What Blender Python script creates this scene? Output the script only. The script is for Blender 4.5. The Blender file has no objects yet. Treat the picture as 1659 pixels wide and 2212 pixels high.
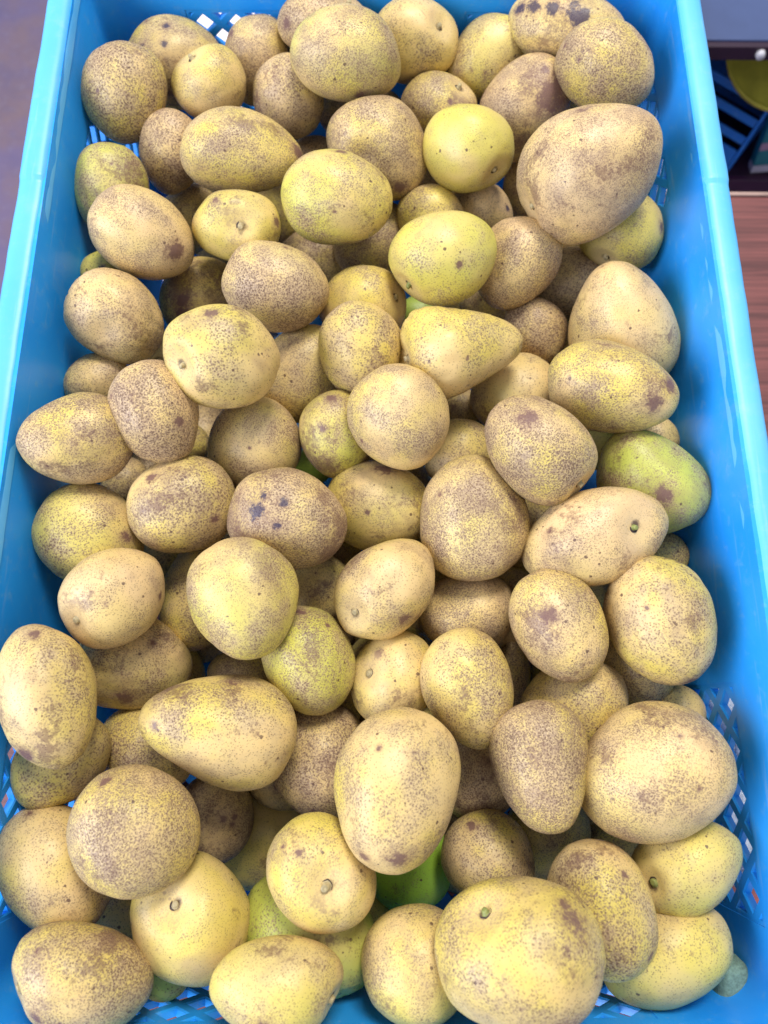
import bpy, bmesh, math, random
from mathutils import Vector, Matrix, Quaternion, noise

# ------------------------------------------------------------------ camera, light
sc = bpy.context.scene
col = sc.collection
cam_d = bpy.data.cameras.new('camera')
cam = bpy.data.objects.new('camera', cam_d)
col.objects.link(cam)
TH = math.radians(74.6)
EPS = math.atan(17.5 / 1533.0)
s_, c_ = math.sin(TH), math.cos(TH)
fw0, rt0, up0 = Vector((0, c_, -s_)), Vector((1, 0, 0)), Vector((0, s_, c_))
fw = fw0 * math.cos(EPS) + rt0 * math.sin(EPS)
rt = rt0 * math.cos(EPS) - fw0 * math.sin(EPS)
cam.matrix_world = Matrix(((rt.x, up0.x, -fw.x, 0), (rt.y, up0.y, -fw.y, 0), (rt.z, up0.z, -fw.z, 0.336), (0, 0, 0, 1)))
cam_d.sensor_fit = 'VERTICAL'
cam_d.sensor_height = 36.0
cam_d.lens = 36.0 * 1533.0 / 2212.0
cam_d.clip_start, cam_d.clip_end = 0.01, 100
cam_d.dof.use_dof = True
cam_d.dof.focus_distance = 0.36
cam_d.dof.aperture_fstop = 8.0
sc.camera = cam

world = bpy.data.worlds.new('World')
sc.world = world
world.use_nodes = True
bg = world.node_tree.nodes['Background']
bg.inputs['Color'].default_value = (0.80, 0.86, 1.0, 1)
bg.inputs['Strength'].default_value = 0.60

def area(name, loc, target, sx, sy, power, color):
    l = bpy.data.lights.new(name, 'AREA')
    l.shape = 'RECTANGLE'
    l.size, l.size_y, l.energy, l.color = sx, sy, power, color
    o = bpy.data.objects.new(name, l)
    o.location = loc
    o.rotation_euler = (Vector(target) - Vector(loc)).to_track_quat('-Z', 'Y').to_euler()
    col.objects.link(o)
    return o
area('ceiling_light', (0.22, 1.12, 1.65), (0, 0.12, 0), 0.55, 0.45, 32, (1.0, 0.96, 0.90))
area('window_light', (-1.5, -0.45, 0.95), (0, 0.12, 0), 1.4, 1.0, 46, (0.74, 0.80, 1.0))

sc.view_settings.view_transform = 'Standard'
sc.view_settings.look = 'None'
sc.view_settings.exposure = 0.27
sc.view_settings.gamma = 1.0

# ------------------------------------------------------------------ helpers
def link(name, me, mat=None, parent=None):
    o = bpy.data.objects.new(name, me)
    col.objects.link(o)
    if mat is not None:
        for m in (mat if isinstance(mat, (list, tuple)) else [mat]):
            me.materials.append(m)
    if parent is not None:
        o.parent = parent
    return o

def empty(name, loc=(0, 0, 0)):
    o = bpy.data.objects.new(name, None)
    o.empty_display_size = 0.05
    o.location = loc
    col.objects.link(o)
    return o

def tag(o, label=None, cat=None, group=None, kind=None):
    for k, v in (('label', label), ('category', cat), ('group', group), ('kind', kind)):
        if v:
            o[k] = v
    return o

def bm_mesh(name, bm, smooth=False):
    me = bpy.data.meshes.new(name)
    bmesh.ops.recalc_face_normals(bm, faces=bm.faces)
    bm.to_mesh(me)
    bm.free()
    if smooth:
        for p in me.polygons:
            p.use_smooth = True
    return me

def add_box(bm, x0, x1, y0, y1, z0, z1, bev=0.0):
    r = bmesh.ops.create_cube(bm, size=1.0)
    vs = r['verts']
    for v in vs:
        v.co = Vector(((x0 + x1) / 2 + v.co.x * (x1 - x0), (y0 + y1) / 2 + v.co.y * (y1 - y0), (z0 + z1) / 2 + v.co.z * (z1 - z0)))
    if bev:
        es = list({e for v in vs for e in v.link_edges})
        bmesh.ops.bevel(bm, geom=es, offset=bev, segments=2, affect='EDGES', profile=0.5)

# ------------------------------------------------------------------ materials
class NT:
    def __init__(self, name):
        self.m = bpy.data.materials.new(name)
        self.m.use_nodes = True
        self.t = self.m.node_tree
        self.b = self.t.nodes['Principled BSDF']
    def n(self, typ, **kw):
        nd = self.t.nodes.new(typ)
        for k, v in kw.items():
            setattr(nd, k, v)
        return nd
    def set(self, sock, v):
        if hasattr(v, 'is_output') or isinstance(v, bpy.types.NodeSocket):
            self.t.links.new(v, sock)
        else:
            sock.default_value = v
    def math(self, op, a, b=None, c=None, clamp=False):
        nd = self.n('ShaderNodeMath', operation=op, use_clamp=clamp)
        self.set(nd.inputs[0], a)
        if b is not None: self.set(nd.inputs[1], b)
        if c is not None: self.set(nd.inputs[2], c)
        return nd.outputs[0]
    def mix(self, fac, a, b, blend='MIX'):
        nd = self.n('ShaderNodeMix', data_type='RGBA', blend_type=blend)
        self.set(nd.inputs[0], fac)
        self.set(nd.inputs[6], a if not isinstance(a, tuple) else (*a, 1)[:4])
        self.set(nd.inputs[7], b if not isinstance(b, tuple) else (*b, 1)[:4])
        return nd.outputs[2]
    def noise(self, vec, scale, detail=3, rough=0.55, dist=0.0):
        nd = self.n('ShaderNodeTexNoise')
        self.set(nd.inputs['Vector'], vec)
        nd.inputs['Scale'].default_value = scale
        nd.inputs['Detail'].default_value = detail
        nd.inputs['Roughness'].default_value = rough
        nd.inputs['Distortion'].default_value = dist
        return nd.outputs['Fac'], nd.outputs['Color']
    def ramp(self, v, lo, hi, smooth=True):
        nd = self.n('ShaderNodeMapRange', interpolation_type='SMOOTHSTEP' if smooth else 'LINEAR')
        self.set(nd.inputs['Value'], v)
        self.set(nd.inputs['From Min'], lo)
        self.set(nd.inputs['From Max'], hi)
        return nd.outputs['Result']
    def vadd(self, a, b, op='ADD'):
        nd = self.n('ShaderNodeVectorMath', operation=op)
        self.set(nd.inputs[0], a)
        self.set(nd.inputs[1], b)
        return nd.outputs['Value'] if op in ('DISTANCE', 'LENGTH', 'DOT_PRODUCT') else nd.outputs[0]
    def vscale(self, a, f):
        nd = self.n('ShaderNodeVectorMath', operation='SCALE')
        self.set(nd.inputs[0], a)
        self.set(nd.inputs['Scale'], f)
        return nd.outputs[0]
    def voro(self, vec, scale, rnd=1.0):
        nd = self.n('ShaderNodeTexVoronoi')
        self.set(nd.inputs['Vector'], vec)
        nd.inputs['Scale'].default_value = scale
        nd.inputs['Randomness'].default_value = rnd
        return nd.outputs['Distance'], nd.outputs['Color']
    def bump(self, h, strength, dist):
        nd = self.n('ShaderNodeBump')
        nd.inputs['Strength'].default_value = strength
        nd.inputs['Distance'].default_value = dist
        self.set(nd.inputs['Height'], h)
        self.t.links.new(nd.outputs[0], self.b.inputs['Normal'])

def skin_material():
    N = NT('mango_skin')
    tc = N.n('ShaderNodeTexCoord')
    oi = N.n('ShaderNodeObjectInfo')
    P = tc.outputs['Object']
    off = N.vscale(N.vadd((17.3, 9.1, 5.7), (0, 0, 0)), oi.outputs['Random'])
    V = N.vadd(P, off)
    sep = N.n('ShaderNodeSeparateColor')
    N.t.links.new(oi.outputs['Color'], sep.inputs[0])
    G, RU, BL = sep.outputs[0], sep.outputs[1], sep.outputs[2]
    n1, _ = N.noise(V, 26, 3)
    n2, _ = N.noise(N.vadd(V, (3.1, 0, 0)), 55, 4, .6)
    n3, _ = N.noise(N.vadd(V, (0, 7.7, 0)), 20, 2)
    n4, _ = N.noise(N.vadd(V, (0, 0, 4.4)), 38, 5, .65)
    # ripe yellow to buff base
    base = N.mix(N.ramp(n1, .36, .64), (.685, .485, .20), (.66, .51, .105))
    base = N.mix(N.math('MULTIPLY', N.ramp(n4, .52, .75), .55), base, (.69, .45, .17))
    base = N.mix(N.math('MULTIPLY', N.ramp(n2, .46, .70), .38), base, (.56, .47, .13))
    hv = N.n('ShaderNodeTexWhiteNoise', noise_dimensions='1D')
    N.set(hv.inputs['W'], N.math('MULTIPLY', oi.outputs['Random'], 37.0))
    base = N.mix(N.math('MULTIPLY', N.ramp(hv.outputs['Value'], .45, 1.0), .50), base, (.70, .47, .26))
    hs = N.n('ShaderNodeSeparateColor')
    N.t.links.new(hv.outputs['Color'], hs.inputs[0])
    # unripe green side
    gm = N.ramp(N.math('ADD', n3, N.math('MULTIPLY', G, .55)), .53, .95)
    gm = N.math('MULTIPLY', gm, N.math('MINIMUM', N.math('MULTIPLY', G, 1.6), 1.0))
    gcol = N.mix(N.ramp(G, .55, .85), (.53, .51, .075), (.36, .44, .09))
    base = N.mix(gm, base, gcol)
    base = N.mix(N.ramp(G, .86, 1.05), base, (.36, .62, .05))
    # greyish corky veil where russet is heavy
    veil = N.math('MULTIPLY', N.ramp(N.math('ADD', n2, N.math('MULTIPLY', RU, .34)), .56, .92), .72)
    base = N.mix(veil, base, (.47, .325, .195))
    # lenticels: dots that merge into a network where russet is heavy
    wob, wobc = N.noise(V, 640, 2)
    Vd = N.vadd(V, N.vscale(N.vadd(wobc, (.5, .5, .5), 'SUBTRACT'), .0011))
    dens = N.math('ADD', N.math('ADD', N.math('MULTIPLY', RU, .58), .20), N.math('MULTIPLY', N.math('ADD', N.math('SUBTRACT', n2, .5), N.math('MULTIPLY', N.math('SUBTRACT', n1, .5), .7)), 1.15))
    d1, c1 = N.voro(N.vscale(Vd, N.math('ADD', .78, N.math('MULTIPLY', hs.outputs[1], .5))), 860)
    rad = N.math('ADD', .17, N.math('MULTIPLY', dens, .30))
    dots = N.math('SUBTRACT', 1.0, N.ramp(d1, N.math('SUBTRACT', rad, .09), N.math('ADD', rad, .12)))
    dots = N.math('MULTIPLY', dots, N.math('ADD', .34, N.math('MULTIPLY', dens, .55)), clamp=True)
    nf, _ = N.noise(V, 1150, 2, .5, .4)
    net = N.ramp(N.math('ADD', nf, N.math('MULTIPLY', dens, .26)), .58, .80)
    net = N.math('MULTIPLY', net, N.ramp(N.math('ADD', dens, N.math('MULTIPLY', hs.outputs[2], .25)), .30, .75))
    base = N.mix(N.math('MULTIPLY', net, .80), base, (.27, .175, .11))
    base = N.mix(dots, base, (.150, .088, .052))
    # smoky shading of old rubs
    n7, _ = N.noise(N.vadd(V, (1, 6, 3)), 34, 3, .6, .8)
    base = N.mix(N.math('MULTIPLY', N.ramp(N.math('ADD', n7, N.math('MULTIPLY', BL, .22)), .56, .80), .38), base, (.25, .155, .095))
    # fine scratches
    mp = N.n('ShaderNodeMapping')
    N.t.links.new(V, mp.inputs[0])
    mp.inputs['Rotation'].default_value = (.5, .3, .2)
    mp.inputs['Scale'].default_value = (900, 40, 60)
    ns, _ = N.noise(mp.outputs[0], 1.0, 2, .5, .6)
    base = N.mix(N.math('MULTIPLY', N.math('MULTIPLY', N.ramp(ns, .70, .78), N.ramp(n4, .5, .62)), .5), base, (.20, .12, .07))
    # coarser dark specks
    d2, c2 = N.voro(Vd, 210)
    sc2 = N.n('ShaderNodeSeparateColor')
    N.t.links.new(c2, sc2.inputs[0])
    keep = N.ramp(N.math('ADD', sc2.outputs[0], N.math('MULTIPLY', n4, .5)), .86, .98)
    r2 = N.math('MULTIPLY', sc2.outputs[1], .15)
    sp = N.math('MULTIPLY', N.math('SUBTRACT', 1.0, N.ramp(d2, r2, N.math('ADD', r2, .09))), keep)
    base = N.mix(N.math('MULTIPLY', sp, .85), base, (.10, .052, .035))
    # brown scurf
    n5, _ = N.noise(N.vadd(V, (9, 2, 0)), 48, 2)
    n6, _ = N.noise(N.vadd(V, (5, 2, 8)), 430, 4, .7)
    sm = N.ramp(N.math('ADD', N.math('ADD', N.math('MULTIPLY', n5, .95), N.math('MULTIPLY', n6, .62)), N.math('MULTIPLY', BL, .26)), .94, 1.10)
    base = N.mix(N.math('MULTIPLY', sm, .66), base, (.155, .08, .055))
    # recorded bruises and scabs
    wm, _ = N.noise(V, 130, 5, .7)
    wm2, _ = N.noise(V, 560, 3, .6)
    w = N.math('ADD', N.math('MULTIPLY', N.math('SUBTRACT', wm, .5), 2.2), N.math('MULTIPLY', N.math('SUBTRACT', wm2, .5), 1.4))
    tot = None
    for k in range(4):
        at = N.n('ShaderNodeAttribute', attribute_type='OBJECT', attribute_name='mark%d' % k)
        dd = N.vadd(P, at.outputs['Vector'], 'DISTANCE')
        rr = N.math('MAXIMUM', at.outputs['Alpha'], .00001)
        q = N.math('ADD', N.math('DIVIDE', dd, rr), w)
        mk = N.math('SUBTRACT', 1.0, N.ramp(q, .45, 1.05))
        hl = N.math('SUBTRACT', 1.0, N.ramp(q, .75, 1.75))
        tot = mk if tot is None else N.math('MAXIMUM', tot, mk)
        halo = hl if k == 0 else N.math('MAXIMUM', halo, hl)
    big = N.n('ShaderNodeAttribute', attribute_type='OBJECT', attribute_name='mark_dark')
    tot = N.math('MULTIPLY', tot, N.ramp(N.math('ADD', n6, N.math('MULTIPLY', tot, .35)), .42, .66))
    mcol = N.mix(big.outputs['Fac'], (.15, .075, .062), (.028, .020, .050))
    base = N.mix(N.math('MULTIPLY', halo, .40), base, (.22, .12, .08))
    base = N.mix(N.math('MULTIPLY', tot, .86), base, mcol)
    # stained ring where the stem sits
    pl = N.n('ShaderNodeAttribute', attribute_type='OBJECT', attribute_name='pole')
    dp = N.math('ADD', N.vadd(P, pl.outputs['Vector'], 'DISTANCE'), N.math('MULTIPLY', N.math('SUBTRACT', wm, .5), .003))
    near = N.math('MULTIPLY', N.math('SUBTRACT', 1.0, N.ramp(dp, .004, .017)), pl.outputs['Alpha'])
    base = N.mix(N.math('MULTIPLY', near, .5), base, (.76, .55, .27))
    ring = N.math('MULTIPLY', N.math('SUBTRACT', 1.0, N.ramp(dp, .0028, .0044)), pl.outputs['Alpha'])
    base = N.mix(N.math('MULTIPLY', ring, .9), base, (.07, .04, .028))
    N.t.links.new(base, N.b.inputs['Base Color'])
    rg = N.math('ADD', N.math('ADD', .43, N.math('MULTIPLY', veil, .12)), N.math('MULTIPLY', dots, .25))
    N.t.links.new(rg, N.b.inputs['Roughness'])
    N.b.inputs['Specular IOR Level'].default_value = .42
    h = N.math('ADD', N.math('MULTIPLY', dots, .5), N.math('MULTIPLY', tot, -.6))
    h = N.math('ADD', h, N.math('MULTIPLY', n6, .6))
    N.bump(h, .28, .0006)
    return N.m

def plastic(name, c0, c1, rough=.3, sss=0.0):
    N = NT(name)
    tc = N.n('ShaderNodeTexCoord')
    P = tc.outputs['Object']
    a, _ = N.noise(P, 14, 4)
    b, b_ = N.noise(P, 120, 5, .7)
    mp = N.n('ShaderNodeMapping')
    N.t.links.new(P, mp.inputs[0])
    mp.inputs['Scale'].default_value = (260, 14, 260)
    sc_, _ = N.noise(mp.outputs[0], 1.0, 3, .6)
    base = N.mix(N.ramp(a, .3, .7), c0, c1)
    base = N.mix(N.math('MULTIPLY', N.ramp(b, .52, .75), .30), base, (.22, .46, .66))
    base = N.mix(N.math('MULTIPLY', N.ramp(sc_, .60, .78), .22), base, (.45, .62, .75))
    sd, scol = N.voro(N.vadd(P, N.vscale(b_, .004)), 48)
    sp = N.n('ShaderNodeSeparateColor')
    N.t.links.new(scol, sp.inputs[0])
    nick = N.math('MULTIPLY', N.ramp(sp.outputs[0], .90, .93), N.math('SUBTRACT', 1.0, N.ramp(sd, .035, .085)))
    base = N.mix(N.math('MULTIPLY', nick, .75), base, (.012, .09, .22))
    dust, _ = N.noise(P, 30, 5, .7, .5)
    base = N.mix(N.math('MULTIPLY', N.ramp(dust, .55, .78), .16), base, (.32, .42, .48))
    N.t.links.new(base, N.b.inputs['Base Color'])
    N.t.links.new(N.math('ADD', rough, N.math('MULTIPLY', b, .16)), N.b.inputs['Roughness'])
    N.b.inputs['Specular IOR Level'].default_value = .5
    if sss:
        N.b.inputs['Subsurface Weight'].default_value = sss
        N.b.inputs['Subsurface Radius'].default_value = (.003, .008, .012)
        N.b.inputs['Subsurface Scale'].default_value = .6
    N.bump(N.math('ADD', a, N.math('MULTIPLY', b, .25)), .12, .002)
    return N.m

def wood_mat():
    N = NT('reddish_wood')
    tc = N.n('ShaderNodeTexCoord')
    mp = N.n('ShaderNodeMapping')
    N.t.links.new(tc.outputs['Object'], mp.inputs[0])
    mp.inputs['Scale'].default_value = (2.2, 60, 10)
    f, _ = N.noise(mp.outputs[0], 2.2, 6, .62, .6)
    mp2 = N.n('ShaderNodeMapping')
    N.t.links.new(tc.outputs['Object'], mp2.inputs[0])
    mp2.inputs['Scale'].default_value = (8, 300, 40)
    g, _ = N.noise(mp2.outputs[0], 3, 4, .6)
    base = N.mix(N.ramp(f, .3, .7), (.105, .030, .028), (.27, .080, .070))
    base = N.mix(N.math('MULTIPLY', N.ramp(g, .5, .75), .5), base, (.10, .032, .03))
    N.t.links.new(base, N.b.inputs['Base Color'])
    N.b.inputs['Roughness'].default_value = .42
    N.bump(g, .1, .001)
    return N.m

def floor_mat():
    N = NT('worn_floor')
    tc = N.n('ShaderNodeTexCoord')
    P = tc.outputs['Object']
    a, _ = N.noise(P, 3.2, 5, .6)
    b, _ = N.noise(P, 14, 5, .65)
    c, _ = N.noise(P, 60, 4, .6)
    base = N.mix(N.ramp(a, .30, .70), (.135, .115, .27), (.225, .145, .155))
    base = N.mix(N.math('MULTIPLY', N.ramp(b, .45, .7), .35), base, (.105, .09, .19))
    base = N.mix(N.math('MULTIPLY', N.ramp(c, .5, .7), .25), base, (.24, .21, .30))
    N.t.links.new(base, N.b.inputs['Base Color'])
    N.b.inputs['Roughness'].default_value = .5
    N.bump(b, .1, .01)
    return N.m

def flat(name, c, rough=.5, var=.25, scale=30, metal=0.0):
    N = NT(name)
    tc = N.n('ShaderNodeTexCoord')
    a, _ = N.noise(tc.outputs['Object'], scale, 4, .6)
    dk = tuple(x * (1 - var) for x in c)
    N.t.links.new(N.mix(N.ramp(a, .3, .7), dk, c), N.b.inputs['Base Color'])
    N.b.inputs['Roughness'].default_value = rough
    N.b.inputs['Metallic'].default_value = metal
    N.bump(a, .1, .001)
    return N.m

SKIN = skin_material()
STEM = flat('stem_wood', (.50, .40, .20), .6, .4, 500)
STEM_G = flat('stem_green', (.27, .29, .075), .5, .3, 500)
CALYX = flat('calyx_brown', (.065, .038, .028), .8, .5, 700)
BLUE = plastic('blue_plastic', (.016, .31, .88), (.03, .37, .92), .26, .0)
BLUE_RIM = plastic('blue_rim_plastic', (.085, .42, .82), (.12, .46, .82), .34, .0)

# ------------------------------------------------------------------ crate
DEPTH, DRAFT = .18, .045
X1, Y0, Y1, RC = .1838, -.138, .452, .016
WT = .0032
crate = empty('crate', (0, .157, -.19))
tag(crate, 'bright blue plastic crate with diamond lattice sides, heaped with yellow-brown mangoes', 'crate')
crate_inv = Matrix.Translation((0, -.157, .19))

def adopt(name, me, mat, parent=crate):
    me.transform(crate_inv)
    return link(name, me, mat, parent)

# windows in the walls: (wall, along from, along to); along = world y on the sides, world x at the ends
WD0, WD1 = .034, .122
SIDE_W = [(-.100, .012), (.302, .414)]
END_W = [(-.128, -.060), (.060, .128)]

def wall_loop(d, out=0.0):
    """inner outline of the crate at depth d, moved outwards by out, with the cut positions of the windows as fixed stops"""
    ins = DRAFT * d - out
    x1, y0, y1 = X1 - ins, Y0 + ins, Y1 - ins
    r = RC + out
    pts = []
    def corner(cx, cy, a0):
        for k in range(9):
            a = a0 + math.pi / 2 * k / 8
            pts.append((cx + r * math.cos(a), cy + r * math.sin(a), None))
    ys = [-.100, -.044, .012, .082, .157, .232, .302, .358, .414]
    xs = [-.128, -.094, -.060, -.02, .02, .060, .094, .128]
    corner(x1 - r, y0 + r, -math.pi / 2)
    for y in ys: pts.append((x1, y, ('R', y)))
    corner(x1 - r, y1 - r, 0)
    for x in reversed(xs): pts.append((x, y1, ('F', x)))
    corner(-x1 + r, y1 - r, math.pi / 2)
    for y in reversed(ys): pts.append((-x1, y, ('L', y)))
    corner(-x1 + r, y0 + r, math.pi)
    for x in xs: pts.append((x, y0, ('N', x)))
    return pts

def in_window(a, b):
    if not a or not b or a[0] != b[0]:
        return False
    m = (a[1] + b[1]) / 2
    return any(p < m < q for p, q in (SIDE_W if a[0] in 'RL' else END_W))

ds = [-.002, .012, .024, WD0, .058, .079, .100, WD1, .140, .160, DEPTH]
bm = bmesh.new()
grid = {}
for li, out in enumerate((0.0, WT)):
    for k, d in enumerate(ds):
        lp = wall_loop(d, out)
        for i, (x, y, t) in enumerate(lp):
            grid[li, k, i] = bm.verts.new((x, y, -d))
lp = wall_loop(0)
n = len(lp)
def solid(k, i):
    if k < 0 or k >= len(ds) - 1: return False
    i %= n
    return not (WD0 - 1e-6 < (ds[k] + ds[k + 1]) / 2 < WD1 and in_window(lp[i][2], lp[(i + 1) % n][2]))
for k in range(len(ds) - 1):
    for i in range(n):
        j = (i + 1) % n
        if not solid(k, i): continue
        g = grid
        bm.faces.new((g[0, k, i], g[0, k, j], g[0, k + 1, j], g[0, k + 1, i]))
        bm.faces.new((g[1, k, i], g[1, k + 1, i], g[1, k + 1, j], g[1, k, j]))
        if not solid(k - 1, i): bm.faces.new((g[0, k, i], g[1, k, i], g[1, k, j], g[0, k, j]))
        if not solid(k + 1, i): bm.faces.new((g[0, k + 1, i], g[0, k + 1, j], g[1, k + 1, j], g[1, k + 1, i]))
        if not solid(k, i - 1): bm.faces.new((g[0, k, i], g[0, k + 1, i], g[1, k + 1, i], g[1, k, i]))
        if not solid(k, i + 1): bm.faces.new((g[0, k, j], g[1, k, j], g[1, k + 1, j], g[0, k + 1, j]))
me = bm_mesh('wall', bm, True)
me.set_sharp_from_angle(angle=math.radians(40))
walls = adopt('wall', me, BLUE)

def clip_poly(p, ax, lim, keep_less):
    out = []
    for i in range(len(p)):
        a, b = p[i], p[(i + 1) % len(p)]
        ia = (a[ax] <= lim) if keep_less else (a[ax] >= lim)
        ib = (b[ax] <= lim) if keep_less else (b[ax] >= lim)
        if ia: out.append(a)
        if ia != ib:
            t = (lim - a[ax]) / (b[ax] - a[ax])
            out.append((a[0] + t * (b[0] - a[0]), a[1] + t * (b[1] - a[1])))
    return out

def inset_poly(p, w):
    m = len(p)
    lines = []
    for i in range(m):
        a, b = Vector(p[i]), Vector(p[(i + 1) % m])
        d = (b - a).normalized()
        nrm = Vector((-d.y, d.x))
        lines.append((a + nrm * w, d))
    res = []
    for i in range(m):
        p0, d0 = lines[i - 1]
        p1, d1 = lines[i]
        cr = d0.x * d1.y - d0.y * d1.x
        if abs(cr) < 1e-6: return None
        t = ((p1 - p0).x * d1.y - (p1 - p0).y * d1.x) / cr
        res.append(p0 + d0 * t)
    # inside check: orientation of every inset edge must be kept
    for i in range(m):
        a, b = Vector(p[i]), Vector(p[(i + 1) % m])
        if (res[(i + 1) % m] - res[i]).dot(b - a) <= 1e-7: return None
    return res

def lattice(bm, s0, s1, d0, d1, ps, pd, w, place, thick):
    """diamond mesh with real openings; place(s, d, t) gives the point t behind the inner face"""
    ns, nd = int((s1 - s0) / ps) + 3, int((d1 - d0) / pd) + 3
    for a in range(-1, 2 * ns):
        for b in range(-1, 2 * nd):
            if (a + b) % 2: continue
            cs, cd = s0 + ps * .5 * a, d0 + pd * .5 * b
            p = [(cs - ps / 2, cd), (cs, cd - pd / 2), (cs + ps / 2, cd), (cs, cd + pd / 2)]
            for ax, lim, less in ((0, s0, False), (0, s1, True), (1, d0, False), (1, d1, True)):
                if len(p) >= 3: p = clip_poly(p, ax, lim, less)
            q = []
            for v in p:
                if not q or (Vector(v) - Vector(q[-1])).length > 1e-5: q.append(v)
            if len(q) > 1 and (Vector(q[0]) - Vector(q[-1])).length < 1e-5: q.pop()
            if len(q) < 3: continue
            area2 = sum(q[i][0] * q[(i + 1) % len(q)][1] - q[(i + 1) % len(q)][0] * q[i][1] for i in range(len(q)))
            if abs(area2) < 1e-6: continue
            if area2 < 0: q.reverse()
            iA, iB = inset_poly(q, w * .5 - .0007), inset_poly(q, w * .5)
            m = len(q)
            if iA is None or iB is None:
                f = [bm.verts.new(place(v[0], v[1], 0)) for v in q]
                bk = [bm.verts.new(place(v[0], v[1], thick)) for v in q]
                bm.faces.new(f); bm.faces.new(list(reversed(bk)))
                continue
            o0 = [bm.verts.new(place(v[0], v[1], 0)) for v in q]
            a0 = [bm.verts.new(place(v[0], v[1], 0.0)) for v in iA]
            a1 = [bm.verts.new(place(v[0], v[1], 0.0008)) for v in iB]
            a2 = [bm.verts.new(place(v[0], v[1], thick)) for v in iB]
            o1 = [bm.verts.new(place(v[0], v[1], thick)) for v in q]
            for i in range(m):
                j = (i + 1) % m
                bm.faces.new((o0[i], o0[j], a0[j], a0[i]))
                bm.faces.new((a0[i], a0[j], a1[j], a1[i]))
                bm.faces.new((a1[i], a1[j], a2[j], a2[i]))
                bm.faces.new((a2[i], a2[j], o1[j], o1[i]))

def place_on(wall):
    def f(s, d, t):
        ins = DRAFT * d - t - .0004
        if wall == 'R': return (X1 - ins, s, -d)
        if wall == 'L': return (-X1 + ins, s, -d)
        if wall == 'F': return (s, Y1 - ins, -d)
        return (s, Y0 + ins, -d)
    return f
for wname in 'RLFN':
    for s0, s1 in (SIDE_W if wname in 'RL' else END_W):
        bm = bmesh.new()
        lattice(bm, s0, s1, WD0, WD1,   .0224, .0205, .0056, place_on(wname), .0040)
        adopt('lattice_panel', bm_mesh('lattice_panel', bm), BLUE, crate)

# base grid
bm = bmesh.new()
lattice(bm, -X1 + DRAFT * DEPTH + .001, X1 - DRAFT * DEPTH - .001, Y0 + DRAFT * DEPTH + .001, Y1 - DRAFT * DEPTH - .001, .030, .030, .012, lambda s, d, t: (s, d, -DEPTH + .001 - t), .004)
adopt('base', bm_mesh('base', bm), BLUE)

# plates above the end lattices, paler to paint the lit edge of grip recesses
for y, sg in ((Y1, -1), (Y0, 1)):
    for x0, x1 in END_W:
        bm = bmesh.new()
        add_box(bm, x0 + .002, x1 + .004, min(y + sg * .0025, y - .0005 * sg), max(y + sg * .0025, y - .0005 * sg), -.024, -.006, .001)
        adopt('lit_recess_plate', bm_mesh('lit_recess_plate', bm), BLUE_RIM)

# rim swept round the top with a small step in its height
prof = [(-.0004, -.006), (.0, -.0015), (.0009, .0012), (.0026, .0026), (.0052, .0031), (.0095, .0032), (.0128, .0028), (.0146, .0016),
        (.0154, -.0008), (.0156, -.012), (.0150, -.0165), (.0138, -.0165), (.0134, -.004), (.0034, -.0025), (.0032, -.006)]
def rim_path():
    pts = []
    r = RC
    def corner(cx, cy, a0):
        for k in range(13):
            a = a0 + math.pi / 2 * k / 12
            pts.append((cx, cy, math.cos(a), math.sin(a), r))
    ys = [Y0 + RC + (Y1 - Y0 - 2 * RC) * k / 260 for k in range(1, 260)] + [.283, .286]
    ys.sort()
    corner(X1 - r, Y0 + r, -math.pi / 2)
    for y in ys: pts.append((X1, y, 1, 0, 0))
    corner(X1 - r, Y1 - r, 0)
    for k in range(1, 20): pts.append((X1 - r - (2 * X1 - 2 * r) * k / 20, Y1, 0, 1, 0))
    corner(-X1 + r, Y1 - r, math.pi / 2)
    for y in reversed(ys): pts.append((-X1, y, -1, 0, 0))
    corner(-X1 + r, Y0 + r, math.pi)
    for k in range(1, 20): pts.append((-X1 + r + (2 * X1 - 2 * r) * k / 20, Y0, 0, -1, 0))
    return pts
bm = bmesh.new()
rings = []
for cx, cy, nx, ny, r in rim_path():
    y = cy + ny * r
    step = .0010 * min(1, max(0, (y - .283) / .003)) + .0004 * noise.noise((cx * 9, y * 9, 0))
    wob = .0012 * noise.noise((y * 7, cx * 3, 4.0)) + .0004 * noise.noise((y * 60, cx * 9, 2.0))
    rings.append([bm.verts.new((cx + nx * (r + o + wob), cy + ny * (r + o + wob), z + step * (1 if o > .0005 else .3))) for o, z in prof])
for i in range(len(rings)):
    a, b = rings[i], rings[(i + 1) % len(rings)]
    for k in range(len(prof)):
        l = (k + 1) % len(prof)
        bm.faces.new((a[k], b[k], b[l], a[l]))
me = bm_mesh('rim', bm, True)
me.set_sharp_from_angle(angle=math.radians(50))
adopt('rim', me, BLUE_RIM)

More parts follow.
